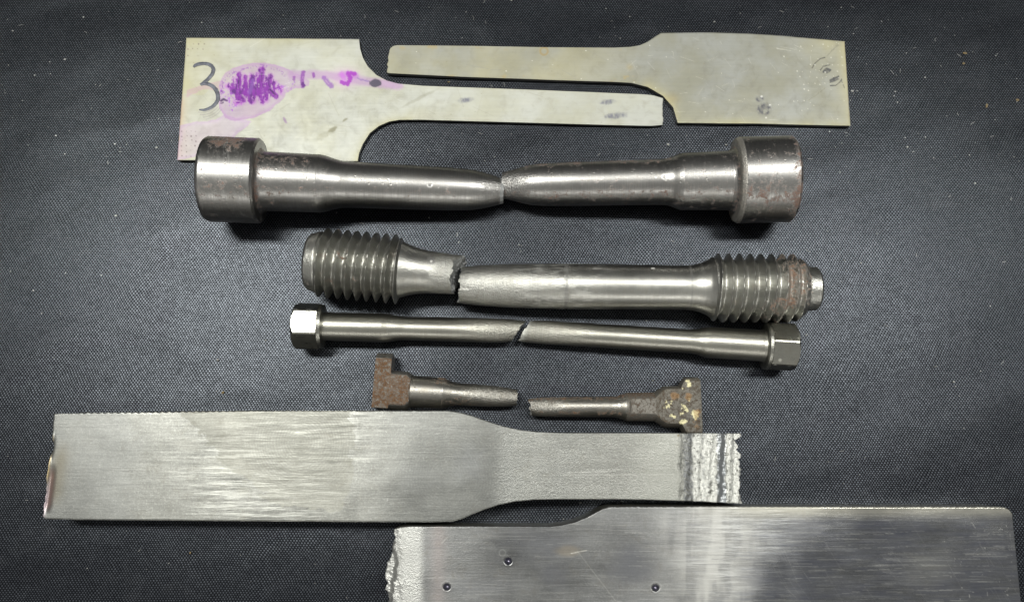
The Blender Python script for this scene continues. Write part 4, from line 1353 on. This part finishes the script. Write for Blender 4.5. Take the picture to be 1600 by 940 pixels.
def tee_right():
    ax = Axis(828, 635.5, 17, 1092, 635.0, 21)
    root = thing('tee_headed_bar', 'small broken steel bar with corroded T-shaped head touching the milled plate', 'test specimen',
                 ax.A, 'two halves of the broken tee-headed bar', ax.rot)
    h = 18.5
    def post(x, s, Y, Z):
        lim = h + 0.22 * fbm(s / 6, Y / 6, 0, 211, 3) + sstep(985, 975, x) * 10 - np.maximum(0, np.abs(Y) - 38) * 0.8
        Z = np.where(np.abs(Z) > lim, np.sign(Z) * lim, Z)
        return s, Y, Z
    def pt(x, p, V, pc, ru, pe, du):
        flat = sstep(h - 2.5, h - 1.0, V[:, 2])
        ru += 0.03 + 0.10 * flat
        du += 0.15
        pe += 0.5
        over(pc, (0.055, 0.047, 0.034), 0.72)
        n1 = fbm(V[:, 0] / 8, V[:, 1] / 8, 0, 212, 4)
        # pale corrosion crust
        sx = V[:, 0] / ax.k + ax.x0
        yy = -V[:, 1]
        for cx, cy, r in ((1066, 6, 7), (1060, 12, 6), (1050, 14, 5), (1068, -33, 5), (1042, 0, 4), (1080, 12, 5), (1036, -5, 4), (1062, 22, 4)):
            q = np.hypot(sx - cx, yy - cy) / (r * 1.25) + 2.2 * n1 + 0.8 * fbm(V[:, 0] / 2.5, V[:, 1] / 2.5, 0, 215, 3)
            over(pc, (0.62, 0.58, 0.36), 0.95 * flat * (1 - sstep(0.5, 0.8, q)))
        for cx, cy, r in ((1050, -17, 6), (1070, -15, 6), (1085, 10, 6), (1084, 28, 8)):
            q = np.hypot(sx - cx, yy - cy) / r + 1.4 * n1
            over(pc, (0.26, 0.13, 0.03), 0.5 * (1 - sstep(0.4, 1.0, q)))
    lathe('tee_head', ax, root, [[(1022, 22.5), (1034, 30)], [(1034, 30), (1038, 32), (1061, 32.5)], [(1061, 32.5), (1063, 36), (1067, 43), (1070, 45.5)], [(1070, 45.5), (1090, 46)], [(1090, 46), (1092, 44)], [(1092, 44), (1092.5, 0.5)]],
          M_TEE, 240, 1.0, 0.3, post=post, paint=pt, sharp=30)
    def ps(x, p, V, pc, ru, pe, du):
        sn = np.sin(p)
        ru += 0.06 + 0.10 * sstep(0.5, 0.8, sn) + 0.10 * np.exp(-((sn + 0.6) / 0.25) ** 2) * sstep(-0.2, 0.3, fbm(x / 20, 0, 0, 213, 2))
        ru += 0.06 * (x > 980)
        pe += 0.15 + 0.95 * sstep(900, 850, x)
        du += 0.15 * (x > 978)
        over(pc, (0.06, 0.052, 0.042), 0.66 * (x > 978))
    ob, a, b = lathe('shank', ax, root, [[(828, 12.3), (836, 13.8), (850, 15), (900, 15.6), (955, 15.8), (966, 17), (974, 20), (980, 21.8)], [(980, 21.8), (1022.5, 22.3)]], M_TEE, 144, 1.0, 1.8,
                     post=post, paint=ps, smod=lambda x, p, r: x + sstep(845, 828, x) * 2.0 * vnoise(p * 3, 2, 0, 214) - 1.5 * np.sin(p) * sstep(845, 828, x))
    disc('fracture_face', ax, root, a, M_FRACT, lambda k, y, z: 3 * sstep(1, 0.4, k), flip=True, rough_amp=0.8)


sheet_one()
sheet_two()
bar_left()
bar_right()
thread_left()
thread_right()
hex_left()
hex_right()
tee_left()
tee_right()
plate_one()
plate_two()


# ------------------------------------------------------------------ lint, grit and crumbs on the cloth
def simple(name, col, rough=0.7):
    M = NT(name)
    M.put(M.b.inputs['Base Color'], M.mix(M.ss(M.noise((0.9,) * 3, 2), 0.35, 0.7), tuple(c * 0.6 for c in col), col))
    M.b.inputs['Roughness'].default_value = rough
    return M.m


M_LINT = simple('pale_lint', (0.42, 0.42, 0.40))
M_CRUMB = simple('ochre_crumb', (0.26, 0.19, 0.085), 0.6)


def pebble(r, seed, flat=0.55):
    g = np.random.default_rng(seed)
    V, F_ = [], []
    n, m = 7, 5
    for j in range(m):
        t = math.pi * (j + 0.5) / m
        for i in range(n):
            a = 2 * math.pi * i / n + 0.3 * j
            k = r * (0.7 + 0.5 * g.random())
            V.append((k * math.sin(t) * math.cos(a), k * math.sin(t) * math.sin(a), r * flat * (1 + math.cos(t))))
    for j in range(m - 1):
        for i in range(n):
            F_.append((j * n + i, (j + 1) * n + i, (j + 1) * n + (i + 1) % n, j * n + (i + 1) % n))
    V, F_ = np.array(V), np.array(F_)
    return V, F_


PH = None


def cloth_h(x, y):
    import mathutils
    return 0.0


def lint():
    g = np.random.default_rng(5)
    Vs, Fs, off = [], [], 0
    n = 0
    while n < 620:
        px, py = g.uniform(-30, 1630), g.uniform(-30, 970)
        w = 0.22 + 0.75 * np.exp(-((px - 1480) / 260) ** 2 - ((py - 60) / 170) ** 2) + 0.35 * (py < 260)
        if g.random() > w:
            continue
        r = min(2.0, 0.35 + g.exponential(0.32))
        if g.random() < 0.22:       # a fibre
            L = g.uniform(3, 11)
            a0 = g.uniform(0, math.pi)
            k = g.normal(0, 0.12)
            c = W(px, py, 0)
            t = np.linspace(0, L, 7)
            ang = a0 + k * t
            xs, ys = c[0] + np.cumsum(np.cos(ang)) * L / 7, c[1] + np.cumsum(np.sin(ang)) * L / 7
            wd = 0.22
            V = np.concatenate([np.stack([xs + wd * np.sin(ang) * q, ys - wd * np.cos(ang) * q, np.full(7, zq)], -1) for q, zq in ((-1, 0.15), (0, 0.6), (1, 0.15))])
            ix = np.arange(21).reshape(3, 7)
            F_ = np.stack([ix[:-1, :-1], ix[:-1, 1:], ix[1:, 1:], ix[1:, :-1]], -1).reshape(-1, 4)
        else:
            V, F_ = pebble(r, int(g.integers(1e6)), 0.4)
            V = V * np.array([g.uniform(0.7, 1.6), 1, 1])
            c = W(px, py, 0)
            V = V + np.array([c[0], c[1], -0.6])
        Vs.append(V)
        Fs.append(F_ + off)
        off += len(V)
        n += 1
    ob = mesh_from('lint', np.concatenate(Vs), np.concatenate(Fs), M_LINT, None, True)
    ob['kind'] = 'stuff'
    ob['label'] = 'pale lint and dust specks scattered over the black cloth'
    ob['category'] = 'lint'


lint()
crumbs = [(1508, 83, 3.6, 1.8, 'ochre'), (1506, 99, 3.0, 1.6, 'ochre'), (1542, 165, 3.4, 2.0, 'ochre'), (1590, 156, 3.4, 1.5, 'ochre'), (348, 613, 3.2, 1.4, 'ochre'), (297, 863, 2.6, 1.2, 'ochre'), (701, 128, 1.8, 2.0, 'ochre'), (1260, 523, 2.0, 2.0, 'pale')]
clabels = ['tiny ochre crumb, upper one of the close pair near the top right corner',
           'tiny ochre crumb, lower one of the close pair near the top right corner',
           'tiny yellow crumb on the cloth right of the wide tab of the dull sheet',
           'tiny ochre crumb at the right edge of the photo above its middle',
           'tiny brown crumb on the cloth just above the scalloped edge of the milled plate',
           'tiny tan crumb on the cloth below the milled plate at lower left',
           'tiny ochre crumb in the dark gap between the two sheet specimens',
           'tiny pale chip on the cloth right of the dark six-sided head']
for k, (px, py, r, asp, c) in enumerate(crumbs):
    V, F_ = pebble(r, 900 + k, 0.35)
    V = V * np.array([asp, 1, 1]) * 0.6
    a = 0.7 * (k % 3)
    V = np.stack([V[:, 0] * math.cos(a) - V[:, 1] * math.sin(a), V[:, 0] * math.sin(a) + V[:, 1] * math.cos(a), V[:, 2]], -1)
    o = mesh_from('crumb', V, F_, M_CRUMB if c == 'ochre' else M_LINT, None, True)
    o.location = (W(px, py, 0) + np.array([0, 0, -0.8])) * U
    o['label'] = clabels[k]
    o['category'] = 'crumb'
    o['group'] = 'crumbs on the cloth'
